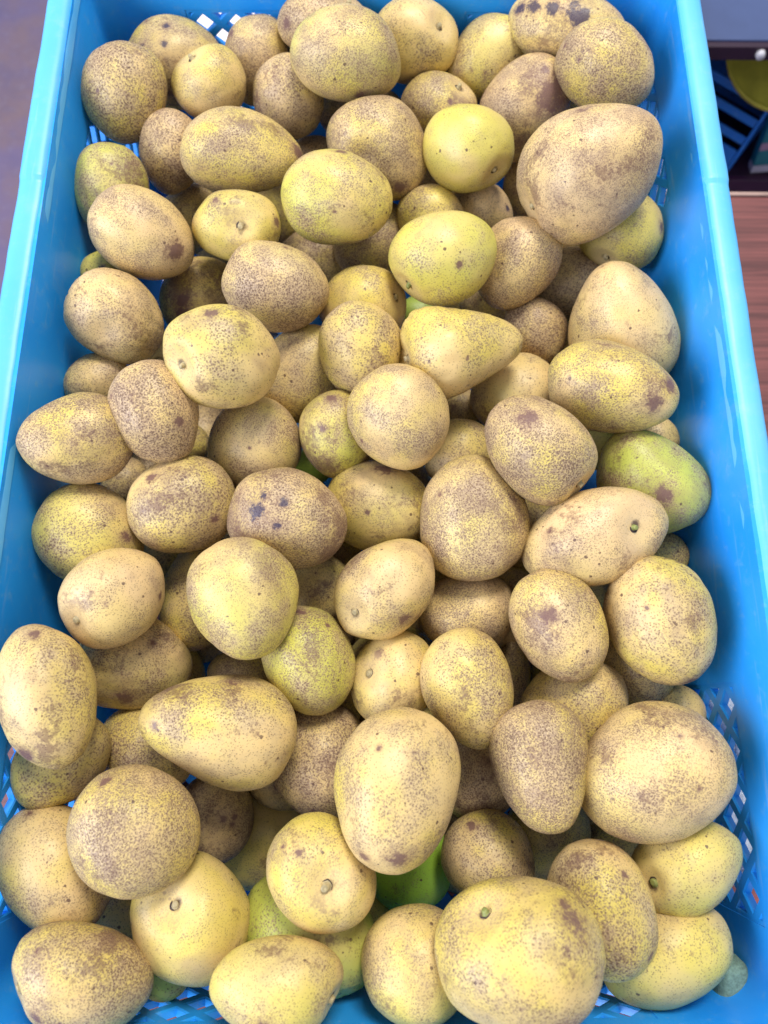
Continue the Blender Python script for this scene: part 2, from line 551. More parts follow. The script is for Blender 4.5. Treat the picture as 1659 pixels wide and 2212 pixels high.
# ------------------------------------------------------------------ mangoes
# location, rotation, stretch (symmetric 3x3), taper, (green, russet, blotch), stem seen, marks, label
MANGOES = [
 ((-0.1578,0.3721,-0.0263),(0.7016,-0.362,-0.3738,-0.4867),(0.02606,0.00053,0.00055,0.02641,0.00146,0.02736),0.1,(0.12,0.75,0.15),0,[(0.0202,-0.0156,-0.0042,0.0016),(0.0101,0.009,-0.0221,0.0013)],'round tan mango with grey-brown specks beside the far corner of the blue left wall'),
 ((-0.1344,0.421,-0.0501),(0.6658,0.1038,-0.6333,-0.3806),(0.02966,-0.0009,0.00106,0.02877,-0.00247,0.03218),0.1,(0.15,0.6,0.35),0,[(0.0278,0.0084,0.001,-0.0026),(0.0268,0.0008,0.0151,-0.0026),(0.0202,0.0186,0.0059,-0.0034)],'yellow-brown mango with blue-black spots leaning on the far wall'),
 ((-0.1067,0.3869,-0.0326),(0.8288,0.0165,-0.2326,-0.5087),(0.02151,0.00018,0.00009,0.02366,-0.00045,0.02134),0.08,(0.05,0.35,0.15),1,[],'small pale mango with its cut stem end tilted to the far wall'),
 ((-0.131,0.3429,-0.0426),(0.6255,-0.5264,-0.2698,-0.5089),(0.02139,-0.00009,0.00107,0.01966,-0.00024,0.02395),0.06,(0.05,0.85,0.3),0,[],'small plain tan mango between two larger ones near the slotted left wall'),
 ((-0.0813,0.3304,-0.0292),(0.625,0.1445,-0.6953,-0.3241),(0.02944,-0.00066,0.00253,0.02434,-0.00182,0.03548),0.2,(0.3,0.55,0.3),0,[(0.001,0.0075,-0.0343,0.0059)],'long yellow-green mango with a brown pointed tip touching the green-topped oval one'),
 ((-0.1618,0.3036,-0.0321),(0.6255,-0.5624,-0.2634,-0.4723),(0.024,-0.0004,0.00133,0.02175,-0.00111,0.02716),0.12,(0.6,0.55,0.45),0,[(0.0235,-0.0033,0.0075,0.0013)],'green-sided mango stood on end against the blue left wall'),
 ((-0.1352,0.2669,-0.0229),(0.704,-0.021,-0.6261,-0.3345),(0.02657,-0.00008,0.00115,0.02495,-0.00021,0.02933),0.1,(0.1,0.55,0.2),0,[(0.0125,0.0017,-0.0246,0.0056)],'pale mango with a grey-brown scab at its lower end, shiny on the left wall side'),
 ((-0.0826,0.2781,-0.0294),(0.7061,0.1348,0.2991,-0.6275),(0.02115,0.00001,0.00003,0.02578,0.00026,0.02245),0.05,(0.25,0.35,0.25),1,[(-0.013,-0.0122,0.0139,0.0024),(-0.0016,0.0206,0.0137,0.0032)],'pale yellow mango showing a ringed stem in the middle'),
 ((-0.1302,0.3267,-0.0881),(0.6485,-0.4349,-0.3936,-0.4852),(0.02164,0.00081,0.00032,0.02256,0.00222,0.02241),0.05,(0.2,0.6,0.4),0,[],'shaded mango half hidden behind the ringed-stem mango'),
 ((-0.0802,0.4242,-0.05),(0.6469,-0.3953,-0.3366,-0.5585),(0.02428,0.00028,0.00107,0.02278,0.00076,0.02683),0.06,(0.05,0.85,0.3),0,[(0.0121,-0.017,0.011,0.004)],'brown upright mango with a bluish smear before the far lattice'),
 ((-0.0569,0.3881,-0.0439),(0.6536,-0.2488,-0.4803,-0.5294),(0.0234,0.00013,0.00044,0.02384,0.00035,0.02444),0.08,(0.05,0.8,0.2),0,[],'tan egg-shaped mango tucked under the big round one at the far end'),
 ((-0.0194,0.3867,-0.0112),(-0.4395,0.6938,-0.0739,0.5658),(0.02898,0.00117,0.00128,0.02753,0.00322,0.03203),0.06,(0.45,0.6,0.2),0,[(0.015,0.0229,-0.0042,0.0047)],'big round olive-yellow mango topping the heap at the far end'),
 ((-0.0341,0.4293,-0.0257),(0.5198,-0.3046,0.1536,-0.7832),(0.02353,-0.0028,-0.00052,0.02537,0.00519,0.02421),0.05,(0,0.85,0.3),1,[(0.0208,-0.0173,-0.007,0.0038)],'purplish tan mango with stem against the far wall, cut by the top edge'),
 ((0.0236,0.4251,-0.0345),(-0.3777,0.2617,-0.2575,0.85),(0.02708,-0.00152,-0.0013,0.02583,0.00186,0.0276),0.05,(0,0.2,0),1,[],'smooth peach-yellow mango with a sunken stem scar near the far wall'),
 ((0.073,0.4243,-0.0488),(-0.4862,0.5611,0.0958,0.6631),(0.02591,0.00024,0.00163,0.0229,0.00067,0.02979),0.1,(0.35,0.45,0.4),0,[(0.0216,0.0056,-0.0118,0.0023),(0.0201,-0.0027,-0.0158,0.0017)],'slanting yellow-green mango with brown patches below the far lattice'),
 ((0.041,0.384,-0.048),(-0.4833,0.3129,-0.0847,0.8132),(0.0227,-0.00091,-0.0004,0.02352,0.00211,0.02346),0.05,(0.1,0.6,0.4),1,[(0.0159,0.0027,0.0162,0.0023)],'spotted tan mango with a tiny stem behind the smooth lime-yellow one'),
 ((0.0572,0.3347,-0.0286),(0.1036,0.4833,-0.4702,0.7311),(0.02638,0.00075,-0.00113,0.02543,-0.00122,0.02751),0.04,(0.35,0.1,0),1,[],'smooth lime-yellow round mango with a dark stem at its lower side'),
 ((0.0024,0.3413,-0.0386),(0.6049,-0.2814,-0.4967,-0.5552),(0.0301,-0.00082,0.00048,0.03112,-0.00227,0.03124),0.12,(0,0.8,0.2),0,[(0.0118,0.0055,-0.0283,0.0045)],'heart-shaped lilac-tan mango with a dimple in its side'),
 ((-0.0104,0.4149,-0.0852),(-0.3124,0.7626,-0.2149,0.524),(0.02485,-0.00006,0.0025,0.01961,-0.00018,0.03082),0.05,(0.05,0.7,0.2),0,[],'mango mostly hidden beneath the big round olive-yellow one'),
 ((-0.045,0.3785,-0.0863),(-0.2965,0.7872,-0.1985,0.503),(0.01633,-0.00013,0.00095,0.01465,-0.00035,0.0186),0.05,(0.1,0.7,0.2),0,[],'little tan mango peeping out above the green-topped oval one'),
 ((-0.0223,0.2913,-0.0214),(0.5811,0.1297,-0.7394,-0.3144),(0.02894,-0.00021,0.00149,0.0265,-0.00057,0.03248),0.1,(0.5,0.35,0.2),0,[(0.0083,0.0253,-0.0007,0.0037),(0.0261,-0.0068,-0.0085,0.0013)],'oval mango with a bright green-yellow top in the far middle'),
 ((0.0354,0.3051,-0.0561),(0.5486,-0.4036,-0.4285,-0.5937),(0.01989,-0.00009,-0.00008,0.02188,-0.00024,0.0197),0.05,(0.25,0.45,0.1),0,[],'small round yellow mango under the lime-yellow ones'),
 ((0.0718,0.3235,-0.0748),(0.55,-0.2215,-0.5976,-0.5397),(0.01972,-0.00053,0.00032,0.02037,-0.00145,0.02048),0.05,(0.05,0.5,0.2),0,[(0.0082,0.0169,-0.0087,-0.0024)],'mango with a short black crack wedged below the smooth lime-yellow round one'),
 ((0.0396,0.2542,-0.0249),(0.6445,0.4035,-0.6414,0.1022),(0.02773,-0.00064,-0.00071,0.02761,0.0019,0.02961),0.08,(0.5,0.18,0.1),1,[(0.0259,-0.0089,0.0042,0.0021)],'lime and peach mango with a small star scar and a stub at its lower corner'),
 ((0.0858,0.2633,-0.0451),(-0.4414,0.544,0.2691,0.6609),(0.02596,0.00022,0.00095,0.02493,0.0006,0.02822),0.1,(0.05,0.65,0.1),0,[],'tan speckled egg-shaped mango beside the lime and peach one'),
 ((0.0998,0.3836,-0.0456),(-0.2407,-0.528,0.8141,-0.0236),(0.02946,0.00021,0.00073,0.02941,0.00058,0.0312),0.1,(0.1,0.75,0.6),0,[(0.0179,-0.0105,-0.0215,0.0131),(0.0118,0.0005,-0.0279,0.0045)],'mango with a large brown-black bruise under two round mangoes at the far right'),
 ((0.1249,0.425,-0.024),(-0.4382,-0.1961,0.7935,0.374),(0.02851,0.00064,0.00347,0.02128,0.00177,0.03678),0.08,(0.3,0.45,0.5),0,[(0.0217,0.0075,-0.0135,-0.0092),(0.0227,0.0093,0.025,-0.0043),(0.0247,0.0113,0.0153,-0.0054),(0.0251,0.0111,0.0035,-0.0049)],'mango with a charred black patch on top in the far corner'),
 ((0.1411,0.3793,-0.0113),(0.5026,-0.0932,-0.6413,-0.5723),(0.02656,-0.00082,0.00112,0.02524,-0.00224,0.02923),0.06,(0.1,0.75,0.1),0,[(0.0198,-0.0103,0.0197,0.0015),(0.0256,-0.0083,0.0053,0.0013)],'round evenly dotted tan mango against the far right corner'),
 ((0.123,0.2981,-0.0066),(0.5931,0.3551,-0.7214,-0.0417),(0.03689,0.00027,-0.00103,0.0356,-0.00105,0.04067),0.12,(0.1,0.55,0.4),1,[(0.0166,0.0321,-0.0041,0.005),(0.0262,-0.0081,0.0259,0.002),(0.0241,-0.0164,0.0237,0.002)],'largest egg-shaped mango in the far half, tan with brown freckles, leaning on the right wall'),
 ((0.1562,0.2937,-0.0517),(0.5778,0.3841,-0.6465,0.3171),(0.02453,0.00001,0.00021,0.02729,-0.00002,0.02434),0.05,(0.4,0.25,0.15),1,[(0.0145,-0.0211,-0.0051,0.0039)],'smooth yellow mango with green side and dark stem beneath the largest far mango'),
 ((0.1067,0.3554,-0.0871),(0.5209,-0.3386,-0.4746,-0.6236),(0.01956,0.0005,0.00145,0.01679,0.00138,0.02301),0.05,(0.1,0.7,0.3),0,[],'dark shaded mango squeezed behind the largest far mango'),
 ((0.1298,0.2763,-0.0899),(-0.3289,0.6436,0.0585,0.6886),(0.02604,0.00036,0.00042,0.02679,0.00099,0.02703),0.05,(0.1,0.75,0.1),0,[],'grey-tan shaded mango behind the pear-shaped yellow one'),
 ((0.1472,0.2222,-0.0428),(-0.1152,-0.6107,0.6859,-0.3785),(0.03369,-0.00042,0.0015,0.03155,-0.00114,0.03727),0.26,(0.12,0.3,0.15),0,[(0.0313,-0.0034,-0.0103,0.0024),(0.0267,0.0107,-0.0168,0.0016)],'pear-shaped golden mango with its narrow end up by the right wall'),
 ((0.1319,0.1702,-0.0244),(-0.4377,-0.0326,0.861,0.2568),(0.0293,0.0004,0.00222,0.02491,0.00111,0.0346),0.15,(0.25,0.5,0.45),0,[(0.0123,-0.0038,-0.029,0.006),(0.0037,0.0065,-0.0316,0.0045)],'egg-shaped mango with crusty brown blotches on its narrow end at the right wall'),
 ((0.1017,0.2306,-0.0692),(-0.4651,0.4304,0.4761,0.6097),(0.02004,-0.00046,0.00037,0.02052,-0.00127,0.02091),0.06,(0,0.9,0.2),0,[],'small plain brown mango right of the pointed pear-shaped one'),
 ((0.0471,0.1948,-0.0256),(0.7374,0.2397,-0.6272,-0.0737),(0.02986,-0.00011,-0.00184,0.02625,0.00034,0.03474),0.4,(0.1,0.3,0.15),1,[(0.028,-0.0058,0.0058,0.0015),(0.0054,0.0253,0.0061,0.0057)],'pear-shaped yellow mango with a wrinkled pointed tip near the middle'),
 ((-0.0091,0.1982,-0.0333),(0.5385,-0.4736,-0.4521,-0.5304),(0.02479,-0.00018,0.00072,0.02438,-0.00049,0.02651),0.05,(0.25,0.55,0.1),0,[],'round yellow mango with a lilac-grey flank left of the pear-shaped one'),
 ((0.0858,0.186,-0.0668),(-0.1569,0.7442,-0.1506,0.6315),(0.02532,-0.00026,0.00072,0.02498,-0.00073,0.02703),0.05,(0.25,0.4,0.15),0,[],'yellow dotted mango in shade under the blotched egg-shaped one'),
 ((0.0858,0.1312,-0.0154),(0.1301,0.5544,-0.3746,0.7317),(0.02736,-0.00012,-0.00088,0.0248,0.00069,0.03225),0.08,(0,0.8,0.25),1,[(0.0244,-0.0099,-0.0098,0.0053)],'purplish tan oval mango with coarse speckles slanting in the middle right'),
 ((0.1528,0.1237,-0.0443),(0.1217,0.6239,-0.5663,0.5246),(0.02935,-0.00047,0.00098,0.02852,-0.0013,0.0317),0.24,(0.66,0.35,0.5),0,[(0.0291,-0.0043,0.001,0.0051),(0.0186,0.0173,-0.0147,0.003)],'green mango with brown scabs resting against the blue right wall'),
 ((0.1657,0.1555,-0.0657),(-0.1324,0.688,-0.1228,0.7029),(0.01581,0.0001,0.0003,0.01607,0.00027,0.01654),0.05,(0.1,0.5,0.1),0,[],'sliver of a mango showing above the green scabbed one'),
 ((0.1443,0.1649,-0.101),(-0.1331,0.712,-0.1175,0.6794),(0.01485,0.00007,0.00021,0.01534,0.00019,0.01536),0.05,(0.5,0.3,0.1),0,[],'pale green mango glimpsed in the gap left of the green scabbed one'),
 ((0.0131,0.1524,-0.0233),(0.5567,-0.2946,-0.6484,-0.4277),(0.02706,0.00007,0.00063,0.02713,0.00019,0.02856),0.06,(0.2,0.55,0.1),0,[(0.0116,-0.0241,-0.0044,0.0015)],'round golden dotted mango in the centre of the crate with a flat grey side'),
 ((0.0507,0.1466,-0.0685),(-0.4619,0.4804,0.5187,0.5355),(0.02152,-0.00003,0.00025,0.02244,-0.00009,0.02211),0.05,(0.2,0.4,0.15),0,[],'small bright yellow dotted mango behind the big freckled central one'),
 ((0.053,0.1873,-0.0932),(-0.1627,0.7685,-0.1229,0.6065),(0.0154,0.00004,0.00044,0.01516,0.00011,0.01646),0.05,(0.4,0.6,0.2),0,[],'small dim olive mango under the pear-shaped one'),
 ((-0.0231,0.1532,-0.05),(0.5512,-0.4363,-0.5417,-0.4609),(0.02276,0.00017,0.00096,0.02147,0.00046,0.02505),0.06,(0.55,0.5,0.65),0,[(0.0202,0.0021,0.0132,0.0038),(0.0213,-0.0064,-0.0026,0.0032)],'green-yellow mango with brown crust beside the round golden central one'),
 ((-0.046,0.1986,-0.0669),(-0.4639,0.6474,0.2763,0.538),(0.02867,0.0001,0.00125,0.02691,0.00029,0.03166),0.06,(0.3,0.55,0.2),0,[],'speckled yellow-green mango lying deep between four others left of centre'),
 ((-0.0083,0.2395,-0.0541),(-0.2555,0.4838,-0.1589,0.8218),(0.02516,-0.00023,-0.00098,0.02431,0.00048,0.02673),0.05,(0,0.3,0.1),1,[],'smooth golden mango with its stem turned to the lime and peach one'),
 ((-0.0577,0.236,-0.0284),(0.6169,0.1168,-0.7347,-0.2568),(0.02714,0.0002,0.00127,0.02522,0.00055,0.03016),0.06,(0.25,0.75,0.15),0,[(0.0093,0.0228,-0.0064,0.0021)],'tan mango with one lime-tinted flank left of the smooth golden stemmed one'),
 ((-0.0441,0.3052,-0.1039),(-0.2482,0.8046,-0.1654,0.5135),(0.02461,-0.00014,0.00092,0.02358,-0.00039,0.0268),0.05,(0.05,0.8,0.2),0,[],'brown mango in shade below the bright green-yellow topped oval'),
 ((-0.0022,0.305,-0.08),(-0.2325,0.7863,-0.2097,0.5326),(0.02498,-0.00079,0.00065,0.02502,-0.00217,0.02653),0.05,(0.15,0.7,0.2),0,[],'shaded tan mango behind the lime and peach one'),
 ((-0.0809,0.1779,-0.0045),(0.8967,0.2687,-0.3516,-0.0089),(0.02828,-0.00052,-0.00123,0.02716,0.00067,0.02892),0.06,(0.25,0.35,0.35),1,[(0.0121,0.0224,0.0097,0.0043)],'large pale dotted mango with a blunt stem facing the left wall'),
 ((-0.1155,0.2598,-0.0771),(-0.4432,0.7355,0.116,0.4992),(0.02533,0.00014,0.00081,0.0247,0.0004,0.02725),0.05,(0.15,0.55,0.6),0,[(0.018,-0.0053,-0.0172,0.0059),(0.0145,-0.0007,-0.0214,0.0053)],'mango with a purple-brown scab under the lime-flanked tan one'),
 ((-0.1497,0.2173,-0.0311),(0.7185,-0.1434,-0.5981,-0.3248),(0.02597,0.00006,0.00087,0.02517,0.00017,0.02805),0.06,(0.05,0.45,0.2),0,[(0.0217,-0.0108,-0.008,0.002)],'creased tan mango with a puckered scar by the left wall'),
 ((-0.168,0.2608,-0.0517),(0.6564,-0.4863,-0.3768,-0.4367),(0.0136,0.00028,-0.00002,0.01486,0.00078,0.01356),0.05,(0.5,0.2,0.3),0,[(0.0133,-0.0017,-0.0019,-0.0022)],'green mango with a shiny black spot peeking out at the left wall'),
 ((-0.1635,0.1848,-0.0491),(-0.3832,0.8107,0.0973,0.4319),(0.01813,0.00012,0.00071,0.01728,0.00033,0.01982),0.05,(0.05,0.6,0.2),0,[(0.0033,-0.0107,-0.0152,0.0013)],'small tan mango below the creased one at the left wall'),
 ((-0.157,0.1354,-0.0134),(-0.1934,0.8953,-0.0497,0.3983),(0.02525,-0.00024,0.00106,0.02384,-0.00065,0.02778),0.18,(0.05,0.7,0.3),0,[],'egg-shaped brown mango with its narrow end pointing at the left wall'),
 ((-0.117,0.1511,-0.0145),(0.6526,-0.4006,-0.5228,-0.3746),(0.02462,0.00018,0.00113,0.02294,0.0005,0.02731),0.06,(0.05,0.75,0.25),0,[(0.0167,0.0097,-0.0145,0.0033),(0.014,-0.017,0.0099,0.0019)],'upright tan mango coarsely speckled, leaning over the brown egg-shaped one'),
 ((-0.1404,0.2221,-0.0918),(0.7758,0.2144,0.1673,-0.5694),(0.01297,-0,0,0.01422,-0.00032,0.01317),0.05,(0,0.2,0.1),1,[],'pale mango tip with a stem showing in a gap beside the large pale dotted one'),
 ((-0.0716,0.1479,-0.0572),(-0.4474,0.6812,0.2974,0.4973),(0.02728,-0.00001,0.00064,0.02734,-0.00003,0.0288),0.05,(0.3,0.6,0.25),0,[(0.0247,-0.0019,-0.0109,0.0013)],'round olive-speckled mango left of the green-yellow crusted one'),
 ((-0.1259,0.1681,-0.1077),(-0.1559,0.8726,-0.0874,0.4545),(0.01454,-0.00006,0.00028,0.01478,-0.00018,0.01521),0.05,(0.2,0.6,0.2),0,[],'dark mango in the gap right of the upright tan one'),
 ((-0.1541,0.1534,-0.1197),(-0.1425,0.8865,-0.0739,0.434),(0.01556,-0.00005,0.00053,0.01505,-0.00013,0.01683),0.05,(0,0.85,0.3),0,[],'dark brown mango in the gap under the upright tan one'),
 ((-0.1601,0.139,-0.0973),(-0.1373,0.8935,-0.0685,0.422),(0.01483,-0.00004,-0.00005,0.01629,-0.0001,0.0147),0.05,(0.1,0.6,0.3),0,[],'dim mango in the hollow under the brown egg-shaped one'),
 ((-0.1061,0.1064,-0.0368),(-0.2456,0.8469,0.0728,0.466),(0.02711,0.00012,0.00072,0.02688,0.00033,0.02883),0.06,(0.25,0.6,0.4),0,[(0.0129,-0.0194,-0.014,0.0032),(0.0235,0.0131,0.0058,0.0025)],'oval mango with grey-violet scuffs right of the plain yellow one'),
 ((-0.1553,0.0907,-0.0419),(0.7051,-0.2411,-0.6296,-0.2198),(0.02722,0.0001,0.00079,0.02678,0.00027,0.02911),0.05,(0.3,0.4,0.15),0,[(0.0147,0.0112,-0.0202,0.0039)],'plain yellow mango against the solid blue left wall'),
 ((-0.1321,0.0546,-0.0224),(0.877,0.2561,-0.3591,0.1906),(0.02478,0.00021,-0.00112,0.02361,-0.00039,0.0263),0.06,(0,0.28,0.3),1,[(0.0185,-0.0012,0.0157,0.0016),(0.0187,-0.0127,-0.0107,0.0023)],'pale mango with a thick stem pointing at the lower left wall'),
 ((-0.1023,0.0651,-0.081),(-0.3852,0.7407,0.3324,0.4388),(0.02834,-0.00063,0.00214,0.0242,-0.00173,0.03344),0.06,(0.1,0.55,0.15),0,[],'tan mango half under the lime-centred one'),
 ((-0.0662,0.0518,-0.02),(0.5356,-0.5169,-0.5632,-0.3588),(0.02798,-0.00009,0.00089,0.02727,-0.00025,0.0301),0.16,(0.42,0.55,0.2),0,[],'large lime-centred pale dotted mango left of centre'),
 ((-0.0469,0.0983,-0.0339),(0.627,-0.0731,-0.7512,-0.1931),(0.02879,-0.00012,0.00106,0.02761,-0.00032,0.03132),0.05,(0,0.85,0.55),0,[(0.0273,0.0071,-0.0036,-0.0037),(0.0283,-0.0029,0.0072,-0.0055),(0.0273,-0.0058,-0.0053,-0.0027),(0.0276,0.0064,0.0068,-0.003)],'mango with blue-violet ink-like stains and dense speckles'),
 ((0.0022,0.113,-0.0629),(0.5739,0.0051,-0.8023,-0.164),(0.02828,-0.00007,0.00121,0.0266,-0.0002,0.03118),0.06,(0.25,0.35,0.3),0,[(0.0275,-0.004,-0.0032,0.0016),(0.0162,0.0212,-0.0048,0.0054)],'yellow mango with a thin scratch right of the ink-stained one'),
 ((0.0541,0.1017,-0.043),(0.25,0.6352,-0.6074,0.4063),(0.0317,0.00008,0.0012,0.03029,0.00022,0.03456),0.12,(0.2,0.6,0.35),0,[(0.0165,0.0154,-0.0222,0.002),(0.0273,-0.005,0.0186,0.0023)],'big egg-shaped freckled mango with its narrow end up in the middle'),
 ((0.1132,0.0871,-0.0333),(-0.1176,0.2405,-0.0573,0.9618),(0.03357,0.00104,-0.0039,0.02568,-0.00107,0.03384),0.18,(0.1,0.4,0.2),1,[(0.0296,-0.007,0.0054,0.0022),(0.0141,0.008,0.0248,0.0015)],'long peach-yellow mango with a green stem stub aimed at the right wall'),
 ((0.1675,0.0848,-0.0698),(-0.069,0.6911,-0.0794,0.715),(0.01392,-0.00006,0.00022,0.01432,-0.00015,0.01444),0.05,(0,0.7,0.2),0,[],'brown mango in shade under the green scabbed one'),
 ((0.165,-0.0054,-0.0716),(-0.276,0.5064,0.6312,0.5187),(0.01643,0.00031,0.00024,0.01701,0.00084,0.017),0.05,(0,0.1,0),0,[],'smooth yellow mango in shade next to the diamond lattice of the right wall'),
 ((0.1466,0.0426,-0.0297),(-0.3727,0.3314,0.7647,0.4082),(0.02934,0.00063,0.00135,0.02742,0.00174,0.03256),0.06,(0.15,0.55,0.3),0,[(0.0289,-0.002,-0.0016,0.0016),(-0.0044,-0.0035,-0.0326,0.0046)],'big creased yellow mango against the right wall above the lattice'),
 ((0.1456,0.0218,-0.0713),(-0.347,0.4272,0.7016,0.4526),(0.02264,-0.00022,0.00075,0.02201,-0.0006,0.02442),0.05,(0.1,0.65,0.1),0,[],'grey shaded mango beneath the big creased one'),
 ((0.0943,0.0406,-0.0303),(-0.4228,0.352,0.743,0.3812),(0.0259,0.00025,0.00133,0.02373,0.00068,0.02908),0.08,(0.05,0.65,0.35),0,[(0.0254,-0.0023,-0.002,0.0047),(0.0082,-0.0196,-0.0136,0.0019)],'tan oval mango with rusty freckles left of the big creased one'),
 ((0.0525,0.0529,-0.0727),(-0.0441,0.7799,-0.0502,0.6224),(0.02477,-0.00021,0.00098,0.02356,-0.00057,0.02711),0.05,(0.1,0.55,0.1),0,[],'flattened golden mango below the big freckled central egg'),
 ((0.0055,0.0619,-0.0411),(0.8524,0.1936,-0.4184,0.2467),(0.02758,0.00094,-0.00228,0.02358,-0.00106,0.02813),0.08,(0.05,0.4,0.3),1,[(0.0107,-0.0187,0.0114,0.004)],'yellow mango with a damp orange patch and a small stem'),
 ((-0.0337,0.067,-0.0852),(-0.3566,0.7047,0.356,0.4995),(0.02058,-0.00012,0.00051,0.02055,-0.00033,0.02178),0.05,(0.25,0.6,0.2),0,[],'dotted mango in shade right of the lime-centred one'),
 ((-0.0351,0.024,-0.0506),(0.5148,-0.4677,-0.6397,-0.327),(0.02575,-0.00019,0.00119,0.02397,-0.00053,0.02859),0.06,(0.5,0.5,0.4),0,[(0.02,0.0037,0.0191,0.0034),(0.0196,0.0142,0.0077,0.0015)],'lime-yellow mango with a brown scuffed top below the lime-centred one'),
 ((0.0103,0.0148,-0.0596),(0.9133,-0.0276,-0.3882,-0.1199),(0.02357,0.0004,0.00016,0.02611,-0.00039,0.02357),0.05,(0.05,0.3,0.25),1,[(0.004,0.0106,0.0209,0.003)],'pale yellow mango with a stem facing the lime-yellow scuffed one'),
 ((0.0479,0.0091,-0.038),(-0.4307,0.4448,0.6935,0.3683),(0.02583,0.00015,0.00144,0.02332,0.0004,0.02927),0.14,(0.1,0.5,0.15),0,[],'smooth golden egg-shaped mango standing with its narrow end down'),
 ((0.0806,0.0154,-0.1006),(-0.3701,0.5181,0.6228,0.4547),(0.01697,0.00079,0.00229,0.01238,0.00218,0.02243),0.05,(0,0.7,0.2),0,[],'dark brown mango edge between the golden egg and the rusty-freckled one'),
 ((0.1066,-0.0003,-0.059),(-0.4474,-0.1776,0.8611,-0.1635),(0.027,-0.00015,0.00137,0.02476,-0.00042,0.03028),0.06,(0.15,0.45,0.2),0,[(0.0185,0.0144,-0.0115,0.0024)],'yellow dotted mango under the rusty-freckled tan oval'),
 ((0.0799,-0.0286,-0.0259),(-0.3405,0.5129,0.6724,0.4109),(0.02631,0.00015,0.00131,0.02422,0.00042,0.02943),0.28,(0,0.9,0.35),0,[(0.018,0.009,-0.0164,0.0015),(0.0189,-0.0106,-0.0141,0.0013),(0.0143,0.0198,0.0085,0.0013)],'lilac-grey densely mottled mango with its narrow end down'),
 ((0.1351,-0.0307,-0.0254),(-0.4101,0.1198,0.9018,0.065),(0.03284,-0.0013,0.00063,0.03379,-0.00357,0.03434),0.08,(0.2,0.45,0.3),0,[(0.023,0.0185,-0.0163,0.0017),(0.0194,-0.0016,-0.0264,0.0017)],'very large golden mango by the diamond lattice of the right wall'),
 ((0.0092,-0.0362,-0.0155),(-0.3178,0.6518,0.5379,0.4299),(0.0316,0.00011,0.00176,0.02856,0.00031,0.03579),0.08,(0.15,0.5,0.2),0,[(0.0092,0.007,-0.0317,0.0054),(0.0294,-0.0103,0.0042,0.0017),(0.0053,-0.0072,-0.0335,0.0025)],'biggest upright oval mango with a purple scab near its lower tip'),
 ((-0.0298,-0.0276,-0.0768),(-0.4807,0.4915,0.6676,0.2858),(0.02881,-0.00023,0.00101,0.0278,-0.00062,0.03122),0.06,(0,0.9,0.3),0,[(0.0006,-0.0217,-0.0184,0.0025),(0.0065,-0.0122,-0.0261,0.0025)],'rusty mottled mango behind the biggest upright oval'),
 ((0.0597,-0.037,-0.0902),(-0.2149,0.6941,0.4304,0.5355),(0.02394,0.00004,0.00096,0.02271,0.00012,0.02624),0.05,(0,0.9,0.5),0,[(0.0045,0.0197,-0.0114,0.0023)],'reddish-brown mango in shade right of the biggest upright oval'),
 ((-0.0802,-0.0091,-0.0359),(0.0595,0.8722,-0.0502,0.4829),(0.0322,0.00032,0.0023,0.02773,0.00087,0.03768),0.3,(0.15,0.5,0.45),0,[(0.016,-0.0236,-0.0026,0.004),(0.0099,0.0041,-0.0334,0.0031)],'large egg-shaped mango with an orange stain, narrow end to the left'),
 ((-0.1241,-0.0209,-0.0764),(0.5801,-0.4683,-0.6321,-0.2115),(0.02433,-0.00076,0.00053,0.02472,-0.0021,0.0256),0.05,(0.1,0.55,0.4),0,[(0.017,-0.0186,0.0065,0.0029)],'dotted mango below the large orange-stained egg-shaped one'),
 ((-0.1554,0.0058,-0.0129),(-0.4591,0.7189,0.4198,0.3102),(0.02652,-0.00183,0.00141,0.02508,-0.00503,0.02989),0.06,(0.15,0.4,0.35),0,[(-0.0021,0.0003,-0.0285,0.0045),(0.0215,-0.0147,0.018,0.0033)],'large golden mango pressed against the left wall, cut by the photo edge'),
 ((-0.1346,0.0241,-0.0652),(0.8414,-0.1477,-0.4935,-0.1636),(0.02787,0.00038,-0.00061,0.02685,-0.00218,0.03123),0.12,(0.35,0.5,0.4),1,[(0.0242,0.0137,0.0003,0.0025),(0.0192,-0.0184,-0.0031,0.0059)],'olive-yellow mango with a creased dark tip under the thick-stemmed one'),
 ((-0.1604,-0.0259,-0.0459),(-0.2313,0.8631,0.2607,0.3655),(0.02262,-0.0003,0.00092,0.02147,-0.00083,0.0248),0.14,(0.2,0.5,0.2),0,[],'dull olive mango wedged under the large golden one at the left lattice'),
 ((-0.1115,-0.0549,-0.0195),(-0.3593,0.7449,0.4618,0.3205),(0.02764,-0.00034,0.00004,0.02987,-0.00095,0.02775),0.03,(0.05,0.7,0.15),0,[(0.0193,-0.0198,0.0097,0.0032)],'round tan mango with lilac sheen lying on top near the left lattice'),
 ((-0.1548,-0.0751,-0.0448),(0.5072,-0.6157,-0.5696,-0.1981),(0.02777,-0.00121,0.00132,0.02614,-0.00332,0.03091),0.05,(0.1,0.45,0.2),0,[(0.0223,-0.0102,0.02,0.0029),(0.0036,-0.0208,-0.0127,0.0014)],'big yellow mango between the left lattice and the round lilac-sheened one'),
 ((-0.1299,-0.1145,-0.0229),(0.8588,-0.005,-0.4781,0.1842),(0.02479,-0.00086,-0.00065,0.02404,0.00494,0.02841),0.05,(0,0.65,0.45),1,[(0.0149,0.0149,0.0183,0.0016),(0.0078,-0.0085,0.02,0.0036),(0.0127,-0.0133,0.0125,0.0016)],'large brown-mottled mango in the near left corner'),
